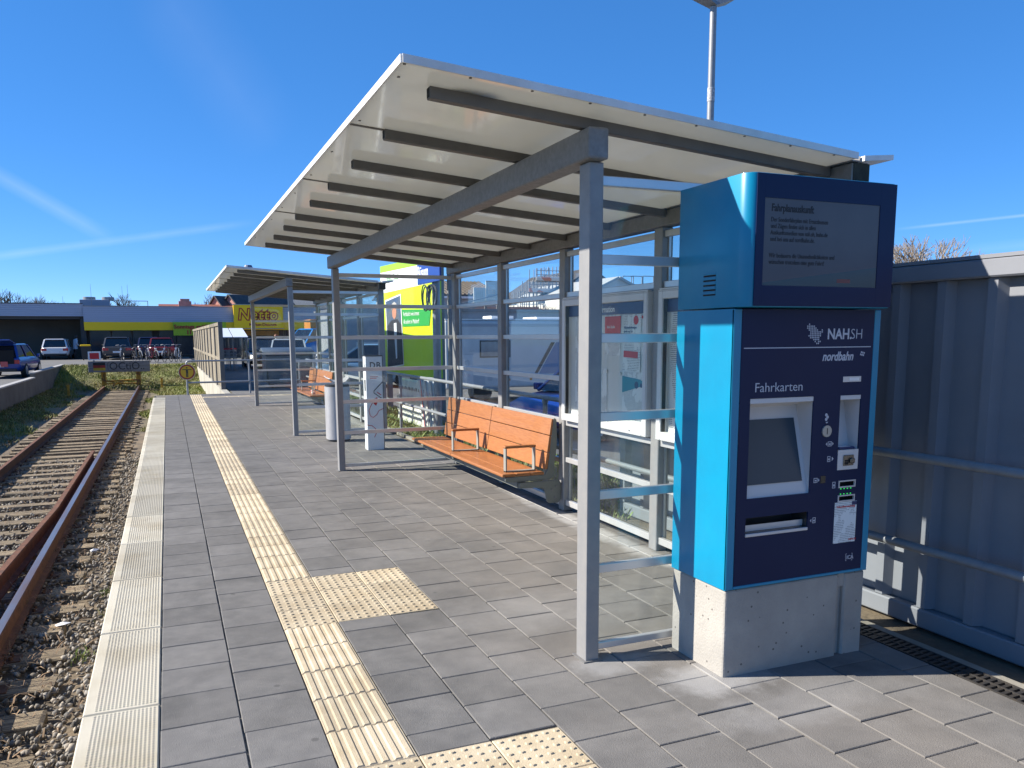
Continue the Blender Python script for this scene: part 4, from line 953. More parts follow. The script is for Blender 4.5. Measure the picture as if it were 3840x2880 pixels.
stk = part(B().box(2.822, 2.930, MY0-.0012, MY0-.0001, 1.312, 1.337), 'serial_label', SILVER, bevel=.0005)
part(B().box(2.86, 2.918, MY0-.0016, MY0-.0013, 1.318, 1.331), 'label_print', WHITEP, stk)
nt_ = part(B().box(2.812, 2.945, MY0-.0012, MY0-.0001, .558, .753), 'camera_notice', paper_mat('machine_notice', (.70, .76, .78), (.20, .24, .27), 24, .5))
text('Videoüberwachung', .0145, (2.822-O.x, MY0-.0016-O.y, .727-O.z), REDP, tm, bold=.0002)
part(B().box(2.915, 2.944, MY0-.002, MY0-.0014, .735, .752), 'notice_corner', NAVYP, nt_)
ltext('IMMUN', .014, 2.905, .566, REDP, MY0-.0016)
part(B().box(2.262, 2.978, MY0-.0006, MY0+.0002, 1.4685, 1.4725), 'white_rule', PRINT)
ltext('NAH.', .0655, 2.7165, 1.507, PRINT, MY0-.0003, bold=.0014, sx=.92); ltext('SH', .0655, 2.853, 1.507, PRINT, MY0-.0003, bold=-.0010, sx=.95)
ltext('nordbahn', .056, 2.694, 1.411, PRINT, MY0-.0003, bold=.0012, shear=.28, sx=.83)
q = B()
for i in range(3):
    for j in range(2):
        x, z = 2.916+i*.0085+j*.004, 1.432+j*.010-i*.002
        q.prism([(x, z), (x+.0065, z+.001), (x+.0075, z+.008), (x+.001, z+.008)], 'y', MY0-.0004, MY0+.0002)
part(q, 'wing_logo', PRINT)
# dotted map of the state
rows = ['.x........', 'xxxxx.....', 'xxxxxx....', '.xxxxxx..x', '..xxxxxxxx', '..xxxxxxx.', '.xxxxxxxx.', '..xxxxxx..', '....xxxx..', '.....x.xx.', '......xx..']
q = B()
for j, r in enumerate(rows):
    for i, ch in enumerate(r):
        if ch == 'x':
            x, z = 2.604+i*.0092, 1.572-j*.0084
            q.tube((x, MY0+.0002, z), (x, MY0-.0004, z), .0036, 6)
part(q, 'dotted_map_logo', PRINT)
ltext('Fahrkarten', .0585, 2.325, 1.281, PRINT, MY0-.0003, sx=1.04, bold=-.0003)
# serifs for the station lettering
ltext('ICA', .026, 2.901, .474, PRINT, MY0-.0003, bold=.0003)
q = B(); 
for (xa, s_) in ((2.896, 1), (2.936, -1)):
    q.box(xa-.0008, xa+.0008, MY0-.0004, MY0+.0002, .468, .499).box(min(xa, xa+.006*s_), max(xa, xa+.006*s_), MY0-.0004, MY0+.0002, .466, .468).box(min(xa, xa+.006*s_), max(xa, xa+.006*s_), MY0-.0004, MY0+.0002, .499, .501)
part(q, 'bracket_logo', PRINT)
# upper display housing with rounded front corner
UY = MY0-.066; UX1 = 3.012; r = .055; zt, zb2 = 2.182, 1.642
arc = [(MX0+r-r*math.sin(t), UY+r-r*math.cos(t)) for t in [k*math.pi/2/6 for k in range(7)]]
arc2 = [(UX1-.02+.02*math.sin(t), UY+.02-.02*math.cos(t)) for t in [k*math.pi/2/3 for k in range(4)]]
outline = [(MX0, MY1)]+arc[::-1]+arc2+[(UX1, MY1)]
q = B(); q.prism(outline, 'z', zb2, zt); uh = part(q, 'display_housing', CYAN, bevel=.004, seg=2, smooth=True)
sc_ = (2.287, 2.915, 1.730, 2.084)
pn = B(); fx0, fx1 = MX0+r*.75, UX1-.004; 
for (a, c, d, e_) in ((fx0, sc_[0], zb2+.004, zt-.004), (sc_[1], fx1, zb2+.004, zt-.004), (sc_[0]+.0003, sc_[1]-.0003, zb2+.004, sc_[2]), (sc_[0]+.0003, sc_[1]-.0003, sc_[3], zt-.004)):
    part(B().box(a, c, UY-.0045, UY-.0006, d, e_), 'display_bezel', NAVY)
dsp = part(B().box(sc_[0]+.0005, sc_[1]-.0005, UY-.0018, UY-.0007, sc_[2]+.0005, sc_[3]-.0005), 'display_screen', LCD)
SY = UY-.0022
ltext('Fahrplanauskunft', .042, 2.323, 2.032, INKD, SY, bold=.0009, sx=.78)
for k, s_ in enumerate(('Der Sonderfahrplan mit Ersatzbussen', 'und Zügen findet sich in allen', 'Auskunftsmedien von nah.sh, bahn.de', 'und bei uns auf nordbahn.de.')):
    ltext(s_, .0265, 2.322, 1.990-k*.0262, INKD, SY, sx=.76)
for k, s_ in enumerate(('Wir bedauern die Unannehmlichkeiten und', 'wünschen trotzdem eine gute Fahrt!')):
    ltext(s_, .0265, 2.318, 1.845-k*.0262, INKD, SY, sx=.76)
part(B().box(2.69, 2.765, SY-.0001, SY+.0003, 1.748, 1.764), 'screen_logo_bar', mat('dim_red_print', (.16, .05, .045), .5), dsp)
q = B(); q.prism([(2.29, 1.7315), (2.912, 1.7315), (2.912, 1.818), (2.29, 1.742)], 'y', SY+.0002, SY+.0004); part(q, 'screen_colour_field', mat('dim_teal_screen', (.020, .058, .078), .25), dsp)
# louvres on the side
for k in range(5):
    z = 1.697+k*.0205
    part(B().box(MX0-.0025, MX0-.0002, 2.968, 3.056, z+.008, z+.016), 'vent_louvre', CYAN, bevel=.001); part(B().box(MX0-.0012, MX0-.0002, 2.968, 3.056, z, z+.0065), 'vent_gap', VOID)
# plinth
pl = thing('concrete_plinth', 'pitted pale concrete block carrying the ticket machine', 'plinth', (2.62, 3.04, 0))
def Lp(b): b.v = [(x-2.62, y-3.04, z) for x, y, z in b.v]; return b
Lp(B().box(2.213, 2.868, 2.842, 3.252, -.01, .404)).obj('block', CONCRETE, pl, bevel=.010, seg=2)
Lp(B().box(2.8685, 2.905, 2.868, 3.24, -.01, .340).box(2.8685, 2.905, 2.850, 3.25, .3405, .402)).obj('recess', CONCRETE, pl)
Lp(B().box(2.9055, 3.032, 2.846, 3.252, -.01, .4035)).obj('block', CONCRETE, pl, bevel=.008)
# ------------------------------------------------------------------ pixel helpers for the places of far things
def crop(x0, y0, s): return lambda x, y: (x0+x/s, y0+y/s)
C1 = crop(0, 950, 2212/900); C2 = crop(600, 950, 1936/700); C3 = crop(1150, 850, 1.952); C5 = crop(1150, 1050, 2212/600); CH = crop(1650, 1000, 2212/500); C4 = crop(2050, 950, 830/600); CQ = crop(900, 1150, 1866/450)
def py(c, x, y, Y): return at_y(*c(x, y), Y)
def px_(c, x, y, X): return at_x(*c(x, y), X)

# ------------------------------------------------------------------ shipping container behind the drain
CONT = mat('container_white_paint', (0.215, 0.228, 0.255), .5, col2=(0.18, 0.19, 0.215), scale=1.2, bump=.1, bscale=8)
ct = thing('shipping_container', 'white corrugated steel storage container beside the ticket machine', 'container', (3.62, 3.1, -.03))
def Lc(b): b.v = [(x-3.62, y-3.1, z+.03) for x, y, z in b.v]; return b
cx0, cx1, cy0, cy1, cz0, cz1 = 3.62, 6.05, .10, 6.17, -.03, 1.88
b = B(); P = []; y = cy0+.10; per = .28
while y < cy1-.12:
    P += [(3.634, y), (3.634, y+.05), (3.684, y+.074), (3.684, y+.256)]; y += per
P = [(3.682, cy0+.08)]+P+[(3.682, cy1-.08)]
b.add([(x, yy, z) for z in (.075, 1.79) for x, yy in P], [(i, i+1, len(P)+i+1, len(P)+i) for i in range(len(P)-1)])
Lc(b).obj('corrugated_wall', CONT, ct)
P2 = []; x = cx0+.1
while x < cx1-.12: P2 += [(x, cy1-.012), (x+.05, cy1-.012), (x+.074, cy1-.058), (x+.256, cy1-.058)]; x += per
b = B(); b.add([(x, yy, z) for z in (.075, 1.79) for x, yy in P2], [(i, i+1, len(P2)+i+1, len(P2)+i) for i in range(len(P2)-1)]); Lc(b).obj('corrugated_wall', CONT, ct)
b = B(); b.box(cx0+.07, cx1, cy0, cy1-.06, .0, 1.80); Lc(b).obj('inner_box', CONT, ct)
for (z0, z1, dx) in ((-.03, .072, .0), (1.792, 1.88, -.012)):
    b = B(); b.box(cx0+dx, cx0+.06, cy0, cy1, z0, z1); Lc(b).obj('side_rail', CONT, ct, bevel=.008)
    b = B(); b.box(cx0+.062, cx1, cy1-.05, cy1, z0, z1); Lc(b).obj('side_rail', CONT, ct, bevel=.008)
for yy in (cy0, cy1-.085):
    b = B(); b.box(cx0-.004, cx0+.085, yy, yy+.085, .073, 1.791); Lc(b).obj('corner_post', CONT, ct, bevel=.006)
b = B(); b.box(cx0-.01, cx1, cy0, cy1, 1.882, 1.90); Lc(b).obj('roof_sheet', CONT, ct)

# ------------------------------------------------------------------ railings
def railing(name_label, pts, posts, zs, r=.024, group=None):
    t = thing('pipe_railing', name_label, 'railing', (*pts[0], 0))
    o = Vector((*pts[0], 0))
    for z in zs:
        b = B(); b.path([Vector((p[0], p[1], z))-o for p in pts], r, 10); b.obj('rail_pipe', GALV_L, t, smooth=True)
    for p in posts:
        b = B(); b.tube(Vector((p[0], p[1], terrain(p[0], p[1]) if p[1] < 23 and p[0] > 3.2 else -.02))-o, Vector((p[0], p[1], zs[0]-.005))-o, r*1.05, 10)
        for z in zs: b.tube(Vector((p[0], p[1], z-.05))-o, Vector((p[0], p[1], z+.0))-o, r*1.35, 10)
        b.obj('railing_post', GALV_L, t, smooth=True)
    return t
RX = 3.49
railing('two pipe galvanised railing running behind the shelters and along the container', [(RX, -1.5), (RX, 6), (RX, 14), (RX, 22.9)], [(RX, y) for y in (-1.2, 1.7, 4.6, 7.45, 10.25, 13.05, 15.9, 18.8, 21.7)], (.905, .44))
e = railing('low galvanised pipe railing closing off the end of the platform', [(.50, 23.33), (2.0, 23.33), (3.38, 23.33)], [(2.02, 23.33), (3.36, 23.33)], (.895, .325))
b = B(); o = Vector((.50, 23.33, 0))
b.path([Vector(p)-o for p in ((.43, 23.33, -.02), (.43, 23.33, .80), (.445, 23.33, .865), (.47, 23.33, .888), (.51, 23.33, .895))], .026, 10); b.obj('railing_post', GALV_L, e, smooth=True)
b = B(); b.tube(Vector((.43, 23.33, .325))-o, Vector((.51, 23.33, .325))-o, .024, 10); b.obj('rail_pipe', GALV_L, e, smooth=True)

# warning disc
SIGNY = mat('sign_yellow', (0.62, 0.36, 0.015), .45); SIGNR = mat('sign_red', (0.28, 0.025, 0.015), .45)
ws = thing('warning_sign', 'round yellow and red warning disc with a black figure spreading its arms', 'sign', (.44, 23.285, .61))
def disc(r, y0, y1, m, nm): q = B(); q.tube((0, y0, 0), (0, y1, 0), r, 36); q.obj(nm, m, ws)
disc(.208, .006, -.004, mat('sign_rim', (.62, .58, .45), .5), 'disc'); disc(.198, -.0045, -.006, SIGNR, 'red_ring'); disc(.158, -.0065, -.008, SIGNY, 'yellow_field')
q = B(); q.tube((0, -.0082, .112), (0, -.0095, .112), .020, 14); q.box(-.118, .118, -.0095, -.0082, .055, .074).box(-.026, .026, -.0095, -.0082, -.03, .0545).box(-.026, -.003, -.0095, -.0082, -.135, -.0305).box(.003, .026, -.0095, -.0082, -.135, -.0305); q.obj('figure_pictogram', BLACK, ws)
q = B(); q.box(-.02, .02, .007, .018, -.03, .03); q.obj('clamp', GALV, ws)

# ------------------------------------------------------------------ information pillar
PILW = mat('pillar_white', (0.72, 0.725, 0.73), .35, coat=.2)
ip = thing('information_pillar', 'white information pillar lettered DB with a red cable drawing', 'pillar', (2.53, 10.87, 0))
q = B(); q.box(-.113, .113, -.08, .08, .0, 1.262); q.obj('pillar_body', PILW, ip, bevel=.004)
q = B(); q.box(-.118, .118, -.085, .085, 1.2625, 1.275); q.obj('cap', BLACK, ip)
q = B(); q.box(.1135, .119, -.084, .084, 0.0, 1.262); q.obj('side_strip', mat('pillar_dark_side', (.10, .10, .11), .5), ip)
text('DB', .115, (-.062, -.0803, 1.105), BLACK, ip, bold=.002, sx=.95, space=1.15); text('DB', .07, (-.1133, .035, 1.11), GREYTEXT, ip, '-x')
def strip(pts, m, w=.007, nm='cable_drawing'):
    q = B(); q.path([(x, -.0804, z) for x, z in pts], w/2, 5); return q.obj(nm, m, ip)
strip([(.112, .92), (.06, .87), (-.01, .80), (-.012, .775), (.07, .715), (.09, .705)], BLACK, .011)
strip([(.03, .785), (.085, .745)], REDP, .011)
strip([(.0, .70), (-.03, .645), (-.06, .60), (-.085, .54), (-.07, .47), (-.03, .445), (.02, .48), (.05, .535), (.112, .56)], REDP, .009)
strip([(-.112, .345), (-.05, .335), (.0, .29), (.012, .24), (-.02, .175)], REDP, .009)
q = B(); q.prism([(-.02, .63), (.015, .60), (.05, .68), (.028, .715), (-.002, .695)], 'y', -.0808, -.0801); q.obj('plug_drawing', REDP, ip)
q = B(); q.box(-.06, .05, -.0806, -.0801, .985, .993).box(-.06, .03, -.0806, -.0801, .965, .973); q.obj('print_lines', REDP, ip)
q = B(); q.box(-.1142, -.1131, -.05, .02, .80, .95); q.obj('side_screen', BLACK, ip)

# ------------------------------------------------------------------ litter bin
BINM = mat('grey_bin_steel', (0.42, 0.42, 0.43), .42, metal=.3, col2=(.37, .37, .38), scale=7)
lb = thing('litter_bin', 'grey round fronted litter bin with a tilted flap lid', 'litter bin', (2.265, 12.0, 0))
out_ = [(-.17+.0, .13), (-.17, -.02)]+[(-.17*math.cos(t), -.02-.13*math.sin(t)) for t in [math.pi*k/12 for k in range(1, 12)]]+[(.17, -.02), (.17, .13)]
q = B(); q.prism(out_, 'z', .03, .80); q.obj('body', BINM, lb, smooth=True)
q = B(); q.prism([(x*.9, y*.9) for x, y in out_], 'z', 0, .03); q.obj('foot', BLACK, lb)
q = B(); q.prism([(x*.96, y*.96) for x, y in out_], 'z', .8005, .83); q.obj('rim', BLACK, lb)
q = B(); rings = []
for (y, z, w) in ((-.15, .832, .14), (-.02, .845, .168), (.12, .865, .175)):
    rings.append([(x*w/.17, y, z+h) for x, h in ((-.17, .085), (-.10, .03), (0, .012), (.10, .03), (.17, .085), (.165, .095), (.10, .042), (0, .024), (-.10, .042), (-.165, .095))])
q.loft(rings); q.obj('flap_lid', BINM, lb, smooth=True)

# ------------------------------------------------------------------ station name sign, its pole and the cable coil
sg = thing('station_sign', 'blue station name sign reading Büsum on a galvanised pole', 'sign', (3.93, 12.42, -.05))
q = B(); q.tube((0, 0, 0), (0, 0, 2.86), .062, 16); q.obj('pole', GALV_L, sg, smooth=True)
q = B(); q.box(.09, .19, -.34, -.28, 0, 2.86); q.obj('steel_post', GALV, sg)
q = B(); q.box(-.105, -.075, -.52, .66, 2.40, 2.80); q.obj('sign_panel', mat('station_sign_blue', (.012, .045, .24), .4), sg, bevel=.004)
text('Büsum', .27, (-.106, .63, 2.50), WHITEP, sg, '-x', .002, sx=.78)
q = B(); q.box(-.0745, .04, -.05, .05, 2.45, 2.51).box(-.0745, .04, -.05, .05, 2.69, 2.75); q.obj('bracket', GALV, sg)
cc = thing('cable_coil', 'loose coil of black cable hanging on the station sign pole', 'cable', (3.86, 12.3, 2.1))
for k in range(6):
    q = B(); R = .19+.018*random.uniform(-1, 1); dy = random.uniform(-.06, .06) + (.22 if k > 3 else 0); tl = random.uniform(-.3, .3)
    q.path([(-.02-.012*k+.05*math.sin(a)*tl, dy+R*math.cos(a)*(.85 if k > 3 else 1), .02+R*math.sin(a)) for a in [2*math.pi*j/20 for j in range(20)]], .011, 6, closed=True); q.obj('cable_loop', BLACK, cc, smooth=True)

# ------------------------------------------------------------------ advertising hoarding
LIME = mat('lime_poster', (0.46, 0.66, 0.0), .5, col2=(0.56, 0.72, 0.0), scale=.6); LGREEN = mat('green_poster_edge', (0.25, 0.52, 0.02), .5); DGREEN = mat('dark_green_poster', (0.02, 0.30, 0.05), .5)
PA, PB = Vector((4.36, 17.75)), Vector((4.66, 14.55))       # far and near ends
pdir = (PB-PA).normalized(); pn_ = Vector((pdir.y, -pdir.x));
if pn_.x > 0: pn_ = -pn_
hang = math.atan2(pdir.y, pdir.x)
bb = thing('advertising_hoarding', 'large lime green and white advertising hoarding with a portrait and green text box', 'hoarding', (PA.x, PA.y, -.1), hang)
LW = (PB-PA).length
def uz(x, y):   # photo pixel (C5 crop) -> distance along the board, height
    d = ray(*C5(x, y)); C0 = Vector((0, 0)); n = pn_
    t_ = (PA.dot(n))/(d.x*n.x+d.y*n.y); P_ = Vector((d.x*t_, d.y*t_)); return ((P_-PA).dot(pdir), CAM_H+d.z*t_+.1)
# local frame: x along board, -y... front face is the side facing the track
fs = -1 if (Matrix.Rotation(hang, 2) @ Vector((0, -1))).dot(pn_) > 0 else 1
def pp(pts, depth, m, nm, parent=None):
    q = B(); y0, y1 = fs*depth, fs*(depth-.002)
    q.prism(pts, 'y', min(y0, y1), max(y0, y1)); return q.obj(nm, m, parent or bb)
zb_, zt_ = .84, 3.12
q = B(); q.box(0, LW, -.05*1 if fs > 0 else 0, 0 if fs > 0 else .05, zb_, zt_); q.obj('board', LIME, bb)
def line_u(p, q_): return [uz(*p), uz(*q_)]
wl = line_u((1075, 180), (1760, 30)); u0, z0 = wl[0]; u1, z1 = wl[1]
sl = (z1-z0)/(u1-u0); zl = z0-sl*u0; zr = z0+sl*(LW-u0)
pp([(.02, zl), (LW-.02, zr), (LW-.02, zt_-.14), (.02, zt_-.14)], .004, WHITEP, 'white_band')
pp([(.0, zt_-.14), (LW, zt_-.14), (LW, zt_), (0, zt_)], .004, LGREEN, 'green_edge')
po = [uz(1090, 282), uz(1305, 190), uz(1352, 1180), uz(1135, 1213)]
fr = pp([po[3], po[2], po[1], po[0]], .010, WHITEP, 'portrait_frame')
cxp = sum(p[0] for p in po)/4; czp = sum(p[1] for p in po)/4
ins = [(cxp+(u-cxp)*.92, czp+(z-czp)*.955) for u, z in po]
pp([ins[3], ins[2], ins[1], ins[0]], .0125, mat('portrait_backdrop', (.10, .115, .12), .6, col2=(.03, .07, .16), scale=3), 'portrait_ground')
def fig(pts, m, nm, d): pp([uz(*p) for p in pts], d, m, nm)
fig([(1130, 1200), (1345, 1165), (1318, 620), (1260, 540), (1180, 560), (1125, 640)], mat('print_dark_suit', (.018, .02, .03), .6), 'suit_print', .0145)
fig([(1215, 600), (1250, 590), (1262, 1080), (1245, 1090), (1222, 760)], mat('print_white_shirt', (.62, .66, .72), .6), 'shirt_print', .0165)
fig([(1190, 430), (1205, 385), (1235, 385), (1250, 430), (1243, 510), (1220, 545), (1196, 505)], mat('print_skin', (.45, .20, .13), .6), 'face_print', .0165)
fig([(1186, 425), (1190, 330), (1222, 300), (1252, 330), (1252, 420), (1238, 372), (1204, 372)], mat('print_grey_hair', (.42, .40, .38), .6), 'hair_print', .018)
tb = [uz(1335, 645), uz(1700, 630), uz(1722, 405), uz(1322, 410)]
pp(tb, .010, DGREEN, 'text_box')
t0, t1 = uz(1342, 500), uz(1348, 605)
hgt = (uz(1345, 440)[1]-uz(1345, 500)[1])
for (s_, (u, z)) in (('Verlässlich wie immer.', t0), ('Ab sofort in Meldorf!', t1)):
    text(s_, hgt*1.42, (u, fs*.0125, z), WHITEP, bb, rot=(rad(90), 0, 0 if fs < 0 else rad(180)), bold=.0, sx=.80)
u, z = uz(1090, 22); text('Heike Axel', .22, (u, fs*.006, z), DGREEN, bb, rot=(rad(90), 0, 0 if fs < 0 else rad(180)), sx=.8)
for u in (.15, LW/2, LW-.15):
    q = B(); q.box(u-.05, u+.05, (-.15 if fs > 0 else .051), (-.051 if fs > 0 else .15), -.05, zt_-.1); q.obj('support_post', GALV, bb)

# ------------------------------------------------------------------ white plastic barriers and boards behind the railing
BARW = mat('white_plastic_barrier', (.66, .66, .60), .55, col2=(.52, .52, .46), scale=3)
pbz = thing('plastic_barrier', 'white ribbed plastic barrier panels leaning behind the railing', 'barrier', (4.02, 14.1, -.05))
q = B(); prof = [(-.03, 0), (.03, 0), (.03, .78), (-.03, .78)]
rings = []
for i in range(41):
    y = 1.05-2.1*i/40; zt2 = .74+.05*abs(math.sin(i*math.pi/4)); bulge = .012*math.sin(i*math.pi/2)
    rings.append([(-.03+bulge+.0, y, .02), (.03+bulge, y, .02), (.10+bulge, y, zt2), (.04+bulge, y, zt2)])
q.loft(rings); q.obj('panel', BARW, pbz)
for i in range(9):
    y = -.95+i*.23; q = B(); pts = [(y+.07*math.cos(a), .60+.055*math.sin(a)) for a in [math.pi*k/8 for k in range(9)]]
    q.prism(pts, 'x', .012, .03); q.obj('hole_shade_plate', mat('barrier_shadow_plastic', (.30, .30, .27), .7), pbz)  # darker plate paints the shade of each half-round hole
for z in (.42, .20):
    q = B(); q.box(-.035, .0, -1.05, 1.05, z, z+.05); q.obj('rib', BARW, pbz)
for k in range(4):
    t = thing('barrier_board', ('white and red warning board leaning outermost in the row by the pole', 'white warning board leaning second in the row by the pole', 'white warning board leaning third in the row by the pole', 'white warning board with a red edge leaning nearest the sign pole')[k], 'board', (3.90+.03*k, 13.05-.20*k, -.03), 0, 'boards leaning behind the railing')
    q = B(); q.hexa([(-.02, -.07, 0), (.01, -.07, 0), (.01, .07, 0), (-.02, .07, 0), (-.02, .16, .82), (.01, .16, .82), (.01, .30, .82), (-.02, .30, .82)]); q.obj('plank', mat('board_white', (.62, .62, .60), .6, col2=(.45, .44, .42), scale=5), t)
    q = B(); q.hexa([(-.024, -.078, 0), (-.0205, -.078, 0), (-.0205, -.055, 0), (-.024, -.055, 0), (-.024, .152, .82), (-.0205, .152, .82), (-.0205, .175, .82), (-.024, .175, .82)]); q.obj('edge_strip', REDP if k in (0, 3) else GALV, t)

# ------------------------------------------------------------------ lamp post
lp = thing('lamp_post', 'tall galvanised lamp post with twin flat lamp heads rising above the roof', 'lamp post', (9.0, 12.41, -.4))
q = B(); q.tube((0, 0, 0), (0, 0, 7.5), .075, 16, .058); q.obj('pole', GALV_L, lp, smooth=True)
for s_ in (-1, 1):
    q = B(); q.hexa([(.0, -.10, 7.50), (.0, .10, 7.50), (s_*.36, .16, 7.63), (s_*.36, -.16, 7.63), (.0, -.08, 7.58), (.0, .08, 7.58), (s_*.36, .14, 7.72), (s_*.36, -.14, 7.72)]); q.obj('lamp_head', GALV_L, lp)
q = B(); q.tube((0, 0, 5.95), (0, 0, 6.18), .0665, 16, .0655, cap=False); q.obj('sticker', mat('worn_sticker', (.55, .56, .58), .5, col2=(.2, .2, .22), scale=25), lp, smooth=True)

# ------------------------------------------------------------------ vehicles
def paint(n, c): return mat(n, c, .3, coat=.6, metal=.1)
def car(name, label, cat, loc, rz, col, Lc_=4.2, W=1.78, H=1.5, kind='hatch', group=None, glass=None):
    t = thing(name, label, cat, loc, rz, group); w = W/2; h0 = .22; bz = H*.60
    # local: +y front
    if kind == 'hatch': st = [(-Lc_/2, .42, bz*.93, w*.86), (-Lc_/2+.12, .30, bz*1.0, w*.97), (-Lc_*.3, h0, bz*1.02, w), (Lc_*.15, h0, bz*.99, w), (Lc_*.36, h0, bz*.90, w*.97), (Lc_/2-.15, .28, bz*.76, w*.90), (Lc_/2, .38, bz*.62, w*.74)]
    elif kind == 'suv': st = [(-Lc_/2, .45, bz*.95, w*.88), (-Lc_/2+.1, .33, bz*1.02, w*.98), (-Lc_*.3, .25, bz*1.03, w), (Lc_*.2, .25, bz*1.0, w), (Lc_*.38, .25, bz*.95, w*.97), (Lc_/2-.1, .32, bz*.85, w*.90), (Lc_/2, .42, bz*.70, w*.76)]
    else: st = [(-Lc_/2, .40, bz*1.1, w*.92), (-Lc_/2+.1, .28, bz*1.12, w*.98), (0, h0, bz*1.12, w), (Lc_*.25, h0, bz*1.08, w), (Lc_*.40, h0, bz*.95, w*.97), (Lc_/2-.1, .3, bz*.8, w*.92), (Lc_/2, .4, bz*.65, w*.8)]
    rings = []
    for (y, zl, zb3, ww) in st:
        rings.append([(-ww*.86, y, zl), (ww*.86, y, zl), (ww*.98, y, zl+.14), (ww, y, (zl+zb3)/2), (ww*.97, y, zb3-.10), (ww*.88, y, zb3), (-ww*.88, y, zb3), (-ww*.97, y, zb3-.10), (-ww, y, (zl+zb3)/2), (-ww*.98, y, zl+.14)])
    q = B(); q.loft(rings); q.obj('body', col, t, bevel=0, smooth=True)
    ya, yb_, yc, yd = {'hatch': (-Lc_/2+.10, -Lc_/2+.48, Lc_*.06, Lc_*.27), 'suv': (-Lc_/2+.08, -Lc_/2+.42, Lc_*.10, Lc_*.29), 'van': (-Lc_/2+.04, -Lc_/2+.12, Lc_*.24, Lc_*.38)}[kind]
    zb = bz*.98; g = []
    for (y, z, ww) in ((ya, zb, w*.86), (yb_, H-.03, w*.70), (yc, H-.03, w*.70), (yd, zb, w*.84)): g.append([(-ww, y, z), (ww, y, z)])
    q = B(); V = [p for r in g for p in r]; base = [(-w*.86, ya, zb-.02), (w*.86, ya, zb-.02), (w*.84, yd, zb-.02), (-w*.84, yd, zb-.02)]
    q.add(V, [(0, 1, 3, 2), (2, 3, 5, 4), (4, 5, 7, 6), (0, 2, 4, 6), (1, 7, 5, 3)]); q.obj('windows', glass or CARGLASS, t)
    q = B(); ww = w*.715
    q.hexa([(-ww, yb_-.10, H-.06), (ww, yb_-.10, H-.06), (ww, yc+.06, H-.05), (-ww, yc+.06, H-.05), (-ww*.86, yb_-.04, H+.012), (ww*.86, yb_-.04, H+.012), (ww*.86, yc, H+.012), (-ww*.86, yc, H+.012)]); q.obj('roof', col, t, bevel=.02)
    for s_ in (-1, 1):   # pillars
        for (pa, pb2, pw_, ph_) in (((s_*w*.855, ya+.01, zb), (s_*w*.705, yb_, H-.05), .09, .05), ((s_*w*.835, yd-.01, zb), (s_*w*.705, yc, H-.05), .06, .05), ((s_*w*.865, (ya+yd)/2-.1, zb), (s_*w*.715, (yb_+yc)/2-.05, H-.05), .08, .03)):
            B().bar(pa, pb2, pw_, ph_).obj('roof_pillar', col, t)
        q = B(); q.box(*sorted((s_*w*1.0, s_*w*1.12)), Lc_*.19, Lc_*.24, bz*.98, bz*1.13); q.obj('mirror', col, t, bevel=.02)
        zt2 = bz*.93
        q = B(); q.box(*sorted((s_*w*.55, s_*w*.93)), -Lc_/2-.012, -Lc_/2+.14, zt2-.20, zt2-.02); q.obj('tail_light', TAIL, t, bevel=.02)
        q = B(); q.hexa([(s_*w*.42, Lc_/2-.10, bz*.52), (s_*w*.84, Lc_/2-.22, bz*.56), (s_*w*.90, Lc_/2-.42, bz*.72), (s_*w*.45, Lc_/2-.16, bz*.66), (s_*w*.42, Lc_/2-.03, bz*.54), (s_*w*.84, Lc_/2-.12, bz*.60), (s_*w*.92, Lc_/2-.40, bz*.76), (s_*w*.45, Lc_/2-.12, bz*.69)]); q.obj('headlight', mat('headlight_lens', (.6, .62, .65), .08, metal=.4, coat=1), t)
        for yw in (-Lc_*.29, Lc_*.30):
            q = B(); q.tube((s_*w*.80, yw, .31), (s_*w*1.005, yw, .31), .31, 18); wh = q.obj('wheel', RUBBER, t, smooth=True)
            q = B(); q.tube((s_*w*1.004, yw, .31), (s_*w*1.012, yw, .31), .20, 14); q.obj('rim', RIM, wh)
    q = B(); q.box(-.26, .26, -Lc_/2-.02, -Lc_/2-.004, bz*.55, bz*.55+.11); q.obj('number_plate', PLATE, t)
    q = B(); q.box(-w*.80, w*.80, -Lc_/2-.006, -Lc_/2+.10, .30, .42); q.obj('rear_bumper', BLACK, t, bevel=.02)
    q = B(); q.box(-w*.4, w*.4, Lc_/2-.03, Lc_/2+.004, .36, bz*.52); q.obj('grille', BLACK, t)
    return t
WHITEC = paint('car_paint_white', (.62, .63, .66)); GREYC = paint('car_paint_grey', (.06, .06, .068)); REDC = paint('car_paint_dark_red', (.16, .012, .018)); BLUEC = paint('car_paint_blue', (.012, .05, .28)); BLACKC = paint('car_paint_black', (.012, .012, .016)); SILV = paint('car_paint_silver', (.42, .46, .48)); LBLUE = paint('van_paint_light_blue', (.02, .22, .58)); DKB = paint('car_paint_dark_blue', (.02, .025, .07))
def on(c, x, Y): return py(c, x, 980, Y).x
YC = 61.0
car('parked_car', 'white hatchback parked against the dark wall seen from behind', 'car', (on(C1, 537, 66), 66.5, .02), 0, WHITEC, 4.1, 1.76, 1.42)
car('parked_car', 'dark grey estate car parked in front of the shop window', 'car', (on(C1, 1088, 60), 62, .02), 0, GREYC, 4.5, 1.84, 1.52, 'suv')
car('parked_car', 'dark red hatchback parked behind the bicycles', 'car', (on(C1, 1500, 60), 62, .02), 0, REDC, 4.1, 1.78, 1.46)
car('parked_car', 'dark blue small car tucked beside the dark red hatchback', 'car', (on(C1, 1385, 64), 65.5, .02), 0, DKB, 3.9, 1.7, 1.5)
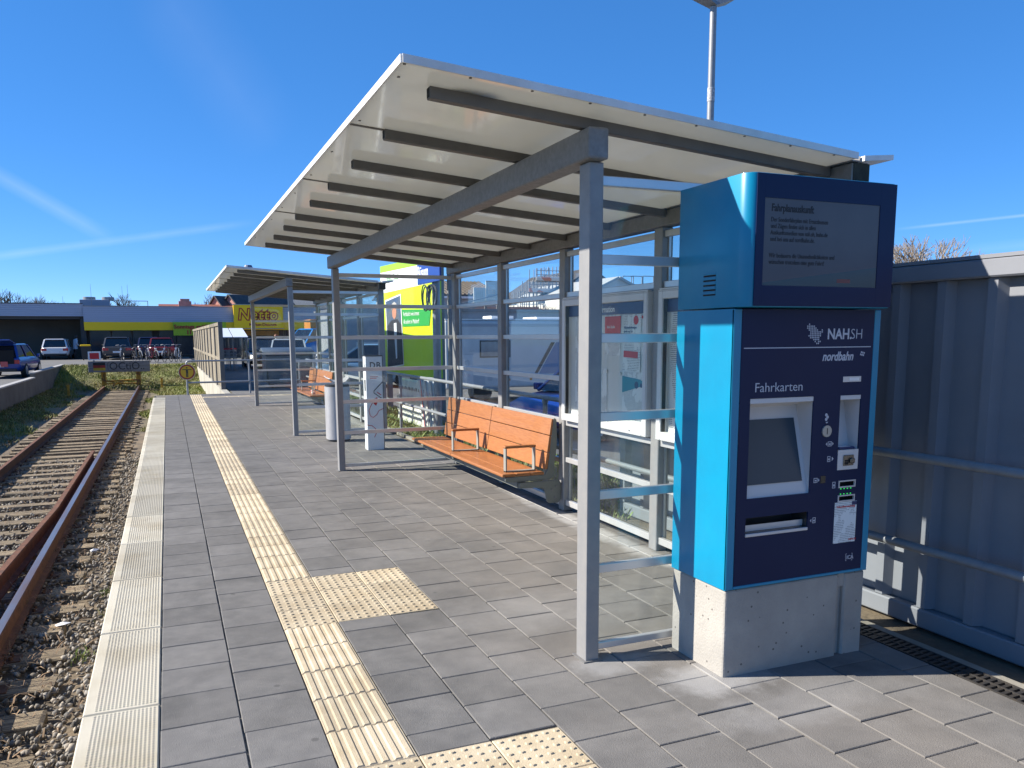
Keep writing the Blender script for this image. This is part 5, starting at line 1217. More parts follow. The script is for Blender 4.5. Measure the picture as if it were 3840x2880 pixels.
bc = car('parked_car', 'blue estate car with its tailgate open beside the retaining wall', 'car', (py(C1, 95, 1100, 41.2).x-.25, 43.0, -.2), rad(-4), BLUEC, 4.4, 1.82, 1.46, 'suv')
q = B(); q.hexa([(-.70, -1.80, 1.44), (.70, -1.80, 1.44), (.66, -2.65, 1.62), (-.66, -2.65, 1.62), (-.70, -1.80, 1.49), (.70, -1.80, 1.49), (.66, -2.65, 1.67), (-.66, -2.65, 1.67)]); q.obj('open_tailgate', BLUEC, bc, bevel=.01)
q = B(); q.box(-.66, .66, -2.235, -2.225, .62, 1.2); q.obj('open_boot', VOID, bc)  # black sheet paints the shade inside the boot
q = B(); q.box(.15, .42, -2.29, -2.245, .50, .72); q.obj('warning_board', mat('faded_red_board', (.55, .10, .09), .5), bc)

v = py(CQ, 420, 980, 41); car('parked_car', 'black car parked beside the trolley shelter seen head on', 'car', (v.x+.1, 43.5, -.03), rad(180), BLACKC, 4.4, 1.85, 1.46)
v = py(CQ, 760, 900, 34); car('parked_car', 'silver green car parked behind the large waste container', 'car', (v.x+.35, 36.5, -.08), rad(172), SILV, 4.2, 1.78, 1.5)
v = py(CQ, 1080, 750, 46); car('parked_van', 'light blue delivery van parked in front of the orange lorry', 'van', (v.x+1.0, 47.5, -.05), rad(118), LBLUE, 4.8, 1.9, 2.0, 'van')
v = py(C5, 330, 1040, 31); car('parked_car', 'white car lettered along its side beyond the second shelter', 'car', (v.x+1.0, 32.5, -.18), rad(100), WHITEC, 4.2, 1.78, 1.5)
v = py(C5, 760, 1000, 27); car('parked_car', 'pale blue car parked close behind the second shelter glass', 'car', (v.x+.5, 28.5, -.25), rad(80), paint('car_paint_pale_blue', (.20, .34, .48)), 4.2, 1.78, 1.5)
hl = at_z(*C3(1745, 1325), .24)
car('parked_car', 'shiny blue car with clear headlights parked behind the shelter railing', 'car', (hl.x+1.75, hl.y+.95, -.40), rad(112), paint('car_paint_bright_blue', (.008, .035, .26)), 4.2, 1.8, 1.48)

# orange lorry
a, c_ = py(C5, 185, 545, 50), py(C5, 965, 765, 50)
lo = thing('box_lorry', 'orange box lorry parked across the car park behind the glass', 'lorry', ((a.x+c_.x)/2, 50, -.05))
hw = (c_.x-a.x)/2+.6
ORG = mat('lorry_orange', (.52, .21, .025), .5, col2=(.44, .16, .02), scale=1.2)
q = B(); q.box(-hw, hw, 0, 2.3, .95, a.z+.05); q.obj('box_body', ORG, lo, bevel=.03)
q = B(); q.box(-hw*.9, hw*.9, .1, 2.2, .5, .94); q.obj('chassis', BLACK, lo)
q = B(); q.box(hw+.1, hw+1.7, .05, 2.25, .45, 2.3); q.obj('cab', LBLUE, lo, bevel=.1)
q = B(); q.box(-hw+.02, hw-.02, -.012, -.001, 1.55, 1.62).box(-hw*.2, hw*.6, -.012, -.001, 1.9, 2.05); q.obj('body_stripe', mat('pale_stripe', (.55, .5, .42), .5), lo)
for x in (-hw*.7, -hw*.35, hw*.75):
    q = B(); q.tube((x, 0.05, .45), (x, .35, .45), .45, 16); q.obj('wheel', RUBBER, lo, smooth=True)

# waste container behind the end of the platform
wc = thing('waste_container', 'big grey steel waste container standing beyond the far shelter', 'waste container', (3.45, 26.6, -.05))
WCM = mat('waste_container_grey', (.16, .18, .19), .5, col2=(.12, .135, .145), scale=3)
q = B(); q.hexa([(-.62, -.45, .12), (.62, -.45, .12), (.62, .45, .12), (-.62, .45, .12), (-.74, -.55, 1.0), (.74, -.55, 1.0), (.74, .55, 1.0), (-.74, .55, 1.0)][::1]); q.obj('body', WCM, wc, bevel=.02)
q = B(); q.prism([(-.60, 1.005), (.60, 1.005), (.56, 1.12), (.0, 1.24), (-.56, 1.12)], 'x', -.78, .78); q.obj('lid', mat('waste_lid', (.08, .10, .13), .4), wc, bevel=.02, smooth=True)
for s_ in (-1, 1):
    q = B(); q.box(*sorted((s_*.69, s_*.80)), -.6, -.52, .25, 1.05); q.obj('edge_post', GALV, wc)
    for yy in (-.35, .35):
        q = B(); q.tube((s_*.5-.03, yy, .08), (s_*.5+.03, yy, .08), .08, 12); q.obj('caster', RUBBER, wc)
q = B(); q.box(-.3, .1, -.50, -.47, .2, .28); q.obj('label_plate', WHITEP, wc)

# motorhome behind the glass
MW = mat('motorhome_white', (.55, .57, .60), .35, col2=(.50, .52, .55), scale=2, coat=.3)
mh = thing('motorhome', 'long white motorhome parked behind the shelter glass', 'motorhome', (7.2, 22.0, -.40))
q = B(); q.box(0, 4.6, 0, 2.2, .42, 2.36); q.obj('body', MW, mh, bevel=.07, seg=3)
q = B(); q.box(.12, 4.5, -.012, -.001, 2.18, 2.26); q.obj('roof_moulding', mat('motorhome_trim', (.34, .37, .42), .4), mh)
q = B(); q.prism([(4.605, .45), (6.2, .45), (6.25, 1.0), (5.5, 1.25), (4.9, 2.0), (4.605, 2.3)], 'y', .08, 2.1); q.obj('cab', MW, mh, bevel=.04)
q = B(); q.prism([(4.72, 1.22), (5.40, 1.22), (4.90, 1.90), (4.72, 1.95)], 'y', .060, .079); q.obj('cab_window', CARGLASS, mh)
def win(x0, x1, z0, z1):
    f_ = B().box(x0, x1, -.014, -.001, z0, z1).obj('window', BLACK, mh, bevel=.004); B().box(x0+.035, x1-.035, -.018, -.0145, z0+.035, z1-.035).obj('pane', mat('motorhome_window', (.16, .18, .22), .12, coat=.5, col2=(.28, .30, .33), scale=3), f_)
win(1.04, 1.99, 1.30, 1.79)
for (x0, x1, z0, z1) in ((.65, 1.2, .50, .80), (1.28, 1.42, .62, .76)):
    B().box(x0, x1, -.006, -.001, z0, z1).obj('service_hatch', mat('hatch_outline', (.42, .45, .50), .4), mh, bevel=.002)
q = B(); q.prism([(2.75, .80), (2.85, .80), (3.42, 1.72), (3.30, 1.72)], 'y', -.008, -.001); q.obj('side_stripe', mat('dark_stripe', (.03, .035, .05), .4), mh)
q = B(); q.prism([(2.9, .80), (4.4, .80), (4.4, 1.72), (3.46, 1.72)], 'y', -.006, -.001); q.obj('side_panel', mat('blue_side_decor', (.10, .19, .36), .4), mh)
q = B(); q.box(.02, 4.58, .02, 2.18, 2.365, 2.40).box(1.6, 2.3, .5, 1.2, 2.401, 2.5).box(3.0, 4.0, .4, 1.4, 2.401, 2.47); q.obj('roof_fittings', WHITEP, mh)
for x in (1.1, 5.3):
    q = B(); q.tube((x, .05, .33), (x, .30, .33), .33, 18); q.obj('wheel', RUBBER, mh, smooth=True)
for x in (1.9, 2.6): B().box(x, x+.08, -.012, -.002, .62, .68).obj('marker_light', mat('amber', (.5, .2, .02), .3), mh)
# ------------------------------------------------------------------ buffer stop at the end of the track
bs = thing('buffer_stop', 'wooden beam buffer stop with graffiti on rusty yellow steel legs', 'buffer stop', (-2.11, 43.0, -.95))
YEL = mat('chipped_yellow_paint', (.42, .24, .02), .7, col2=(.12, .06, .03), scale=5, mix=(.45, .62)); OLDW = mat('grey_weathered_plank', (.23, .225, .23), .85, col2=(.13, .125, .13), scale=3, stretch=(1, 6, 12), bump=.5, bscale=20)
BW0, BW1 = py(C1, 808, 1000, 43).x+2.11, py(C1, 1380, 1000, 43).x+2.11
BZ0, BZ1 = py(C1, 1000, 1095, 43).z+.95, py(C1, 1000, 992, 43).z+.95
for k in range(2):
    q = B(); h = (BZ1-BZ0)/2; q.box(BW0, BW1, -.08, .08, BZ0+k*h+.002, BZ0+(k+1)*h-.004); q.obj('beam_plank', OLDW, bs, bevel=.012)
for x in (-.75, .75):
    q = B(); q.box(x-.10, x-.05, .085, .20, 0, BZ1-.1).box(x+.05, x+.10, .085, .20, 0, BZ1-.1); q.box(x-.049, x+.049, .12, .16, .1, BZ1-.15); q.obj('leg', YEL, bs)
    q = B(); q.bar((x, .2, BZ0+.1), (x, 1.5, .1), .08, .08); q.obj('brace', YEL, bs)
q = B(); q.tube((-.75, .13, .42), (.75, .13, .47), .04, 8).tube((-.75, .13, .30), (.75, .13, .30), .035, 8); q.obj('cross_bar', YEL, bs)
fl = [BW0+.22, BW0+.73]; fh = BZ1-BZ0
for k, (c, nm) in enumerate((((.50, .34, .03), 'gold_stripe'), ((.30, .03, .02), 'red_stripe'), ((.02, .02, .02), 'black_stripe'))):
    q = B(); q.box(fl[0], fl[1], -.0835, -.0805, BZ0+fh*(.16+.235*k), BZ0+fh*(.16+.235*(k+1))-.001); q.obj(nm, mat('flag_'+nm, c, .8, col2=tuple(x*.6 for x in c), scale=6), bs)
gx0, gx1 = BW0+.84, BW0+1.92
q = B(); q.path([(gx0, -.083, BZ0+fh*.2), (gx0, -.083, BZ0+fh*.8), (gx0+.06, -.083, BZ0+fh*.93), (gx1-.06, -.083, BZ0+fh*.93), (gx1, -.083, BZ0+fh*.8), (gx1, -.083, BZ0+fh*.25), (gx1-.06, -.083, BZ0+fh*.1), (gx0+.06, -.083, BZ0+fh*.1)], .010, 5, closed=True); q.obj('graffiti_frame', BLACK, bs)
text('OCtiO..', fh*.95, (gx0+.05, -.0835, BZ0+fh*.22), BLACK, bs, bold=.004, sx=.92)
v0, v1 = py(C1, 806, 905, 42.9), py(C1, 930, 986, 42.9)
q = B(); q.box(v0.x+2.11, v1.x+2.11, -.05, -.02, v1.z+.95, v0.z+.95); tp = q.obj('target_plate', WHITEP, bs)
q = B(); q.box(v0.x+2.11+.07, v1.x+2.11-.07, -.055, -.0505, v1.z+.95+.06, v0.z+.95-.07); q.obj('red_panel', REDP, tp)
q = B(); q.box(v0.x+2.11+.2, v0.x+2.11+.26, -.018, .02, BZ1-.3, v0.z+.95-.1); q.obj('plate_post', GALV, bs)
q = B(); q.path([(-.35, -.35, .22), (-.2, -.25, .34), (0.0, -.2, .40), (.15, -.15, .42)], .035, 8); q.obj('coupling_hook', YEL, bs)
for (cx, cy, lab) in ((630, 1285, 'short yellow marker post on the shaded left verge'), (1495, 1240, 'short yellow marker post standing in the sunlit grass')):
    p = at_z(*C1(cx, cy), -.80); 
    t = thing('marker_post', lab, 'post', (p.x, p.y, terrain(p.x, p.y)-.02), 0, 'yellow marker posts by the buffer stop')
    q = B(); q.box(-.05, .05, -.02, .02, 0, .52); q.obj('post', YEL, t, bevel=.005); q = B(); q.box(-.06, .06, -.03, .03, .50, .52); q.obj('cap', YEL, t)

# ------------------------------------------------------------------ retaining wall on the left
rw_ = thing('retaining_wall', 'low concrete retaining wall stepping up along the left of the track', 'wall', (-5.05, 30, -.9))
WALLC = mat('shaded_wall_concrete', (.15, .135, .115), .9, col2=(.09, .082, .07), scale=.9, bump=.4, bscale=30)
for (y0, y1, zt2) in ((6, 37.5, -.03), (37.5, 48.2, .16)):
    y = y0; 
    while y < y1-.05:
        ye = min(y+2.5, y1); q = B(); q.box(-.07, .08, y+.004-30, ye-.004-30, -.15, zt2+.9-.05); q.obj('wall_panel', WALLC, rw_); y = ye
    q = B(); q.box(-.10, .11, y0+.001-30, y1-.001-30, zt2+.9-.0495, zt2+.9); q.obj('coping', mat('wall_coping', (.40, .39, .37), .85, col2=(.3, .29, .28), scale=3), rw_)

# ------------------------------------------------------------------ wooden palisade on a concrete wall beside the car park
pf = thing('wooden_screen', 'weathered timber screen between steel posts on a pale concrete wall', 'fence', (1.43, 25.3, -.9))
PLANK = mat('weathered_fence_plank', (.30, .255, .185), .9, col2=(.13, .115, .085), scale=3, stretch=(8, 8, .7), bump=.5, bscale=20, rnd=.25)
q = B(); q.box(-.06, .10, -1.75, 26, -.2, .90); q.obj('concrete_wall', mat('pale_wall_concrete', (.42, .40, .34), .9, col2=(.28, .265, .22), scale=1.1, bump=.3, bscale=30), pf)
y = 0.0; k = 0
while y < 25.5:
    q = B(); q.box(-.04, .08, y, y+.10, .9, 2.86); q.obj('steel_post', GALV if k else DARKSTEEL, pf)
    if y+2.6 < 26:
        for j in range(9):
            q = B(); ya = y+.105+j*.272; q.box(.0, .03, ya, ya+.262, .93+random.uniform(-.01, .01), 2.78+random.uniform(-.01, .01)); q.obj('plank', PLANK, pf)
        for z in (2.80, 1.78): 
            q = B(); q.box(-.035, .0, y+.102, y+2.548, z-.05, z+.05); q.obj('cross_rail', PLANK, pf)
    y += 2.55; k += 1

# ------------------------------------------------------------------ trolley shelter
ts = thing('trolley_shelter', 'small glazed trolley shelter with white sloping roof in the car park', 'shelter', (2.82, 40.2, -.03))
q = B()
for x in (-.62, 0, .62):
    q.box(x-.03, x+.03, 0, .06, 0, 1.53).box(x-.03, x+.03, 2.4, 2.46, 0, 1.9)
q.obj('posts', GALV, ts)
for k in range(2):
    q = B(); x0 = -.66+k*.68; q.hexa([(x0, -.25, 1.52), (x0+.64, -.25, 1.52), (x0+.64, 2.6, 1.95), (x0, 2.6, 1.95), (x0, -.25, 1.55), (x0+.64, -.25, 1.55), (x0+.64, 2.6, 1.98), (x0, 2.6, 1.98)]); q.obj('roof_sheet', mat('milky_roof_sheet', (.62, .66, .72), .35), ts)
for (x0, x1) in ((-.58, -.04), (.04, .58)):
    q = B(); q.box(x0, x1, 2.40, 2.41, .3, 1.5); q.obj('glass_pane', GLASS, ts)
for s_ in (-1, 1):
    q = B(); q.box(s_*.62-.004, s_*.62+.004, .1, 2.38, .3, 1.5); q.obj('glass_pane', GLASS, ts)
for k in range(5):
    t = thing('shopping_trolley', ('chrome shopping trolley parked first in the left row of the trolley shelter', 'chrome shopping trolley parked first in the right row of the trolley shelter', 'chrome shopping trolley in the middle of the left row of the trolley shelter', 'chrome shopping trolley at the back of the right row of the trolley shelter', 'chrome shopping trolley at the back of the left row of the trolley shelter')[k], 'trolley', (2.45+.37*(k % 2)*1.0, 40.5+.4*k, -.02), 0, 'nested shopping trolleys')
    q = B()
    for z in (.45, .60, .75, .90): q.path([(-.17, -.3, z), (.17, -.3, z), (.17, .35, z), (-.17, .35, z)], .006, 4, closed=True)
    for x in (-.17, -.08, 0, .08, .17): q.tube((x, -.3, .45), (x, -.3, .92), .005, 4)
    q.obj('basket', GALV_L, t)
    q = B(); q.tube((-.17, -.36, .98), (.17, -.36, .98), .018, 8); q.obj('handle', REDP, t)
    for x in (-.15, .15):
        q = B(); q.tube((x, -.3, .05), (x, -.3, .98), .012, 6).tube((x, -.3, .12), (x, .35, .12), .012, 6).tube((x-.01, -.3, .05), (x+.01, -.3, .05), .05, 10); q.obj('frame_leg', GALV_L, t)

# ------------------------------------------------------------------ supermarket
YN = 66.0
def nx(x): return py(C1, x, 600, YN).x
def nz(y, x=1200): return py(C1, x, y, YN).z
SIDING = mat('grey_blue_siding', (.42, .45, .54), .55, col2=(.37, .40, .49), scale=2, stretch=(.3, 1, 9)); YELB = mat('store_yellow', (1.0, .62, .0), .5); DARKW = mat('dark_render_wall', (.085, .083, .080), .85, col2=(.07, .069, .068), scale=.7); 
ZF1, ZF0, ZY0 = nz(490), nz(633), nz(709)
XA, XB = nx(770), 10.9
st = thing('supermarket', 'flat roofed supermarket with grey cladding over a yellow band and dark windows', 'supermarket', (0, YN, 0))
def Ln(b): b.v = [(x, y-YN, z) for x, y, z in b.v]; return b
nrow = 8
for k in range(nrow):
    h = (ZF1-ZF0)/nrow; Ln(B().box(XA, XB, YN, YN+.25, ZF0+k*h+.004, ZF0+(k+1)*h-.006)).obj('cladding_board', SIDING, st)
Ln(B().box(XA+.01, XB-.01, YN+.05, YN+20, ZY0+.1, ZF1-.02)).obj('roof_block', DARKW, st)
Ln(B().box(XA, XB, YN-.04, YN+.20, ZY0, ZF0-.001)).obj('yellow_band', YELB, st)
Ln(B().box(XA-.02, XB, YN-.06, YN+.3, ZF1, ZF1+.05)).obj('parapet_trim', GALV_L, st)
Ln(B().box(XA+.05, XB, YN+1.3, YN+20, -.05, ZY0+.09)).obj('shop_wall', DARKW, st)
STGL = mat('shop_window_glass', (.02, .03, .045), .12, spec=.25, col2=(.05, .065, .085), scale=.8)
xw = XA+.2; wi = 0
for (a, c_) in ((800, 1010), (1010, 1205), (1205, 1400), (1455, 1620), (1620, 1780)):
    fr_ = Ln(B().box(nx(a), nx(c_)-.05, YN+1.20, YN+1.29, .15, ZY0+.08)).obj('window', DARKSTEEL, st)
    Ln(B().box(nx(a)+.06, nx(c_)-.11, YN+1.185, YN+1.199, .22, ZY0+.02)).obj('pane', STGL, fr_)
for (a, c_) in ((2.0, 4.2), (4.3, 6.4), (6.5, 8.6), (8.7, 10.7)):
    fr_ = Ln(B().box(a, c_, YN+1.20, YN+1.29, .1, ZY0+.08)).obj('window', DARKSTEEL, st); Ln(B().box(a+.06, c_-.06, YN+1.185, YN+1.199, .16, ZY0+.02)).obj('pane', STGL, fr_)
# poster in the entrance
Ln(B().box(5.2, 8.2, YN+1.10, YN+1.18, ZY0-.42, ZY0-.06)).obj('orange_lintel_sign', mat('orange_sign', (.50, .22, .02), .5), st)
# left wing with loading bay
ZL1, ZL0 = nz(462, 400), nz(578, 400)
for k in range(6):
    h = (ZL1-ZL0)/6; Ln(B().box(-22, XA-.02, YN+.4, YN+.6, ZL0+k*h+.004, ZL0+(k+1)*h-.006)).obj('cladding_board', SIDING, st)
Ln(B().box(-22, XA-.05, YN+.62, YN+16, ZL0+.02, ZL1-.02)).obj('roof_block', DARKW, st)
Ln(B().box(-22, XA-.02, YN+.35, YN+.65, ZL1, ZL1+.06)).obj('parapet_trim', mat('dark_trim', (.10, .10, .11), .5), st)
Ln(B().box(-22, XA-.3, YN+4.5, YN+16, -.05, ZL0)).obj('bay_wall', mat('loading_bay_wall', (.135, .125, .11), .9, col2=(.10, .095, .085), scale=.5), st)
Ln(B().box(XA-.30, XA+.04, YN+.7, YN+4.6, -.05, ZL0)).obj('side_wall', DARKW, st)
Ln(B().box(-22, XA-.3, YN+.66, YN+4.6, ZL0-.2, ZL0+.015)).obj('soffit', DARKW, st)
# roof plant
v0, v1 = py(C1, 730, 425, 72), py(C1, 1010, 480, 72)
un = thing('roof_plant', 'grey cooling plant with two round fans on the supermarket roof', 'cooling unit', (v0.x, 72, ZF1))
q = B(); q.box(0, v1.x-v0.x, 0, 1.2, .05, v0.z-ZF1); q.obj('housing', mat('plant_grey_blue', (.24, .28, .36), .5), un, bevel=.02)
for cxp in (815, 990):
    f0 = py(C1, cxp, 410, 72); q = B(); q.tube((f0.x-v0.x, .6, v0.z-ZF1+.001), (f0.x-v0.x, .6, v0.z-ZF1+.22), .45, 18); q.obj('fan_drum', GALV_L, un, smooth=True)
hf = B(); e1 = py(C1, 1360, 440, 72); zr = e1.z-ZF1
hf.tube((v1.x-v0.x, .1, zr), (e1.x-v0.x, .1, zr), .025, 6).tube((e1.x-v0.x, .1, 0), (e1.x-v0.x, .1, zr), .025, 6).tube((py(C1, 1180, 440, 72).x-v0.x, .1, 0), (py(C1, 1180, 440, 72).x-v0.x, .1, zr), .025, 6).tube((py(C1, 1190, 440, 72).x-v0.x, .1, zr), (py(C1, 1280, 480, 72).x-v0.x, .1, 0), .02, 6); hf.obj('guard_rail', GALV, un)
for (x, y, lab) in ((830, 272, 'thin lightning rod beside the first roof fan'), (1120, 288, 'thin lightning rod just right of the second roof fan'), (1170, 276, 'tallest thin rod by the roof guard rail'), (575, 385, 'short thin rod on the loading wing roof')):
    p = py(C1, x, y, 71); t = thing('lightning_rod', lab, 'rod', (p.x, 71, ZF1-.1), 0, 'rods on the supermarket roof')
    q = B(); q.tube((0, 0, 0), (0, 0, p.z-ZF1), .018, 6, .008); q.obj('rod', GALV, t); q = B(); q.box(-.1, .1, -.1, .1, 0, .1); q.obj('foot', CONC_OLD, t)
# sign box and banner
RED_T = mat('sign_red_letter', (.42, .01, .012), .45)
s0, s1 = py(C2, 757, 533, YN-.4), py(C2, 1282, 775, YN-.4)
nb = thing('store_sign', 'yellow shop sign box with red edged Netto lettering', 'sign', (s0.x, YN-.4, s1.z))
sw, shh = s1.x-s0.x, s0.z-s1.z
q = B(); q.box(0, sw, 0, .3, 0, shh); q.obj('sign_box', YELB, nb, bevel=.02)
q = B(); q.box(-.04, sw+.04, .02, .28, -.05, -.001).box(-.04, sw+.04, .02, .28, shh+.001, shh+.04); q.obj('box_edge', mat('sign_grey_edge', (.4, .4, .38), .5), nb)
text('Netto', shh*.66, (.30, -.01, shh*.37), RED_T, nb, bold=.085, shear=.14, sx=.95, space=1.09, ext=.003); text('Netto', shh*.66, (.30, -.018, shh*.37), YELB, nb, bold=.0, shear=.14, sx=.95, space=1.09, ext=.003)
text('Marken-Discount', shh*.165, (sw*.30, -.01, shh*.10), RED_T, nb, bold=.008, sx=1.0, ext=.003)
b0, b1 = py(C2, 133, 712, YN-.3), py(C2, 690, 850, YN-.3)
bn = thing('shop_banner', 'yellow green banner lettered Sonntags geöffnet under the cladding', 'banner', (b0.x, YN-.3, b1.z))
bw, bh = b1.x-b0.x, b0.z-b1.z
q = B(); q.add([(0, .02*math.sin(i), 0) if 0 else (bw*i/10, .03*math.sin(i*1.3), z) for z in (0, bh) for i in range(11)], [(i, i+1, 12+i, 11+i) for i in range(10)]); q.obj('cloth', mat('banner_lime', (.42, .50, .01), .6, col2=(.30, .48, .02), scale=.6), bn)
text('Sonntags geöffnet', bh*.40, (.06, -.05, bh*.52), RED_T, bn, bold=.012, sx=1.0, ext=.002); text('11', bh*.40, (bw*.24, -.05, bh*.10), RED_T, bn, bold=.02, ext=.002)

# ------------------------------------------------------------------ houses and gables beyond
BRICK = mat('pink_red_brick', (.58, .30, .24), .9, col2=(.48, .22, .17), scale=3); TILE = mat('dark_roof_tile', (.075, .07, .07), .7, col2=(.05, .048, .05), scale=3); TILE_R = mat('red_roof_tile', (.26, .085, .05), .8, col2=(.18, .06, .04), scale=3)
TILE_B = mat('brown_roof_tile', (.15, .115, .085), .8, col2=(.10, .075, .055), scale=3); RENDER = mat('white_render', (.62, .61, .57), .8, col2=(.55, .54, .50), scale=2)
def gable_house(label, cx, y, w, d, eave, ridge, wall, roof, base=-.1, chimney=False, windows=2, tiles=False):
    t = thing('house', label, 'house', (cx, y, base)); eave -= base; ridge -= base; h = w/2
    q = B(); q.prism([(-h, 0), (h, 0), (h, eave), (0, ridge), (-h, eave)], 'y', 0, d); q.obj('wall', wall, t)
    for s_ in (-1, 1):
        q = B(); n_ = Vector((ridge-eave, h)).normalized(); o_ = .12
        p0, p1 = Vector((0, ridge)), Vector((h+.15, eave-(ridge-eave)/h*.15))
        q.add([(s_*p.x+s_*n_.x*k, yy, p.y+n_.y*k) for yy in (-.2, d+.2) for p in (p0, p1) for k in (.005, o_)], [(0, 1, 3, 2), (4, 6, 7, 5), (0, 4, 5, 1), (2, 3, 7, 6), (0, 2, 6, 4), (1, 5, 7, 3)]); ro = q.obj('roof', roof, t)
        if chimney and s_ == 1:
            q = B(); q.box(.2, .8, d*.4, d*.4+.6, ridge-.6, ridge+.9); q.obj('chimney', BRICK, ro)
    for k in range(windows):
        x = -h*.45+k*h*.9 if windows > 1 else 0
        f_ = B().box(x-.45, x+.45, -.04, -.003, eave*.35, eave*.35+1.2).obj('window', WHITEP, t); B().box(x-.38, x+.38, -.05, -.041, eave*.35+.07, eave*.35+1.13).obj('pane', CARGLASS, f_)
    return t
YG = 84.0
def gy(x, y): return py(C1, x, y, YG)
for (xa, xm, xb, yt, lab) in ((1935, 1985, 2045, 398, 'pink brick gable house left of the store sign with dark roof'), (2058, 2115, 2195, 386, 'taller pink brick gable house directly behind the store sign')):
    a, m_, c_ = gy(xa, 485), gy(xm, yt), gy(xb, 485)
    gable_house(lab, m_.x, YG, (c_.x-a.x)*2.3, 8, a.z-.55*(m_.z-a.z), m_.z, BRICK, TILE, 0).rotation_euler = (0, 0, rad(-50))
a, c_ = py(C1, 1480, 478, 80), py(C1, 2150, 492, 80)
lr = thing('house', 'long low house with red tiled roof behind the supermarket', 'house', ((a.x+c_.x)/2, 80, 0)); hw = (c_.x-a.x)/2
q = B(); q.box(-hw, hw, 0, 8, 0, a.z-.6); q.obj('wall', BRICK, lr)
q = B(); q.prism([(-.4, a.z-.65), (8.4, a.z-.65), (4, a.z+.25)], 'x', -hw-.2, hw+.2); ro = q.obj('roof', TILE_R, lr)
p = py(C1, 1705, 440, 82); q = B(); q.box(p.x-lr.location.x-.55, p.x-lr.location.x+.55, 2.2, 3.2, a.z-.5, p.z).box(p.x-lr.location.x-.4, p.x-lr.location.x+.4, 2.3, 3.1, p.z+.001, p.z+.22); q.obj('chimney', BRICK, ro)
# dark row of flats seen over the sign
a, c_ = py(C2, 800, 440, 100), py(C2, 1600, 560, 100)
fl_ = thing('apartment_block', 'grey roofed apartment block with white windows behind the store sign', 'building', ((a.x+c_.x)/2+1.5, 100, 0)); hw = (c_.x-a.x)/2+1.5
q = B(); q.box(-hw, hw, 0, 9, 0, a.z-1.3); q.obj('wall', mat('pale_block_render', (.45, .45, .46), .8), fl_)
q = B(); q.prism([(-.4, a.z-1.4), (9.4, a.z-1.4), (5, a.z+1.2)], 'x', -hw-.3, hw+.3); q.obj('roof', mat('grey_roof', (.16, .165, .18), .7), fl_)
for k in range(6):
    x = -hw+1.2+k*(2*hw-2.4)/5; f_ = B().box(x-.6, x+.6, -.05, -.004, a.z-2.7, a.z-1.5).obj('window', WHITEP, fl_); B().box(x-.5, x+.5, -.06, -.051, a.z-2.6, a.z-1.6).obj('pane', CARGLASS, f_)

# brown tiled house behind the motorhome
h0, h1 = py(CH, 60, 230, 42), py(CH, 640, 480, 42)
bh_ = thing('house', 'low house with brown tiled roof beyond the motorhome', 'house', (h0.x, 42, -.4)); hwid = h1.x-h0.x+1.2; ze, zr_ = h1.z+.4, h0.z+.4+.15
q = B(); q.box(-2, hwid, .3, 7, 0, ze); q.obj('wall', mat('pale_timber_wall', (.36, .37, .40), .8, col2=(.28, .29, .32), scale=3, stretch=(8, 1, .5)), bh_)
nrow_t = 11; ncol_t = 24
slope = Vector((0, 3.2, zr_-ze)); 
tile_me = None
q = B(); q.hexa([(-2.2, 0, ze-.05), (hwid+.2, 0, ze-.05), (hwid+.2, 3.5, zr_), (-2.2, 3.5, zr_), (-2.2, 0, ze), (hwid+.2, 0, ze), (hwid+.2, 3.5, zr_+.05), (-2.2, 3.5, zr_+.05)]); ro = q.obj('roof', TILE_B, bh_)
q = B()
for r_ in range(nrow_t):
    for c in range(ncol_t):
        x = -2.2+(hwid+2.4)*(c+.5)/ncol_t; f0, f1 = r_/nrow_t, (r_+1)/nrow_t
        q.tube((x, 3.5*f0-.01, ze+(zr_-ze)*f0+.05), (x, 3.5*f1, ze+(zr_-ze)*f1+.03), .075, 5)
tl = q.obj('roof_tiles', TILE_B, ro); tl['kind'] = 'stuff'
q = B(); q.box(-2.2, hwid+.2, -.05, .0, ze-.16, ze-.052); q.obj('eaves_board', WHITEP, bh_)
q = B(); q.hexa([(-2.2, 3.5, zr_), (hwid+.2, 3.5, zr_), (hwid+.2, 7.2, ze-.05), (-2.2, 7.2, ze-.05), (-2.2, 3.5, zr_+.05), (hwid+.2, 3.5, zr_+.05), (hwid+.2, 7.2, ze), (-2.2, 7.2, ze)]); q.obj('rear_roof', TILE_B, bh_)

# white framed site fence and scaffolding
f0, f1 = py(CH, 560, 345, 36), py(CH, 930, 600, 36)
sf = thing('site_hoarding', 'white mesh panel frame with raking props behind the motorhome', 'site fence', (f0.x, 36, -.4)); wS, zA, zB = (f1.x-f0.x)*1.1, f1.z+.4, f0.z+.4
MESH = mat('white_mesh_panel', (.58, .60, .56), .6, col2=(.45, .47, .43), scale=3)
for k in range(2):
    xa, xb = wS*k/2, wS*(k+1)/2-.03; dz = .32*k
    for (a, c_, d, e_) in ((xa, xb, zB+dz-.08, zB+dz), (xa, xb, zA, zA+.08), (xa, xa+.07, zA+.081, zB+dz-.081), (xb-.07, xb, zA+.081, zB+dz-.081)): B().box(a, c_, 0, .05, d, e_).obj('panel_frame', MESH, sf)
    for i in range(5):
        x = xa+.1+(xb-xa-.2)*i/4; B().box(x-.03, x+.03, .01, .03, zA+.081, zB+dz-.081).obj('panel_bar', MESH, sf)
    for i in range(7):
        z = zA+.15+(zB+dz-zA-.3)*i/6; B().box(xa+.071, xb-.071, .031, .045, z-.04, z+.04).obj('panel_bar', MESH, sf)
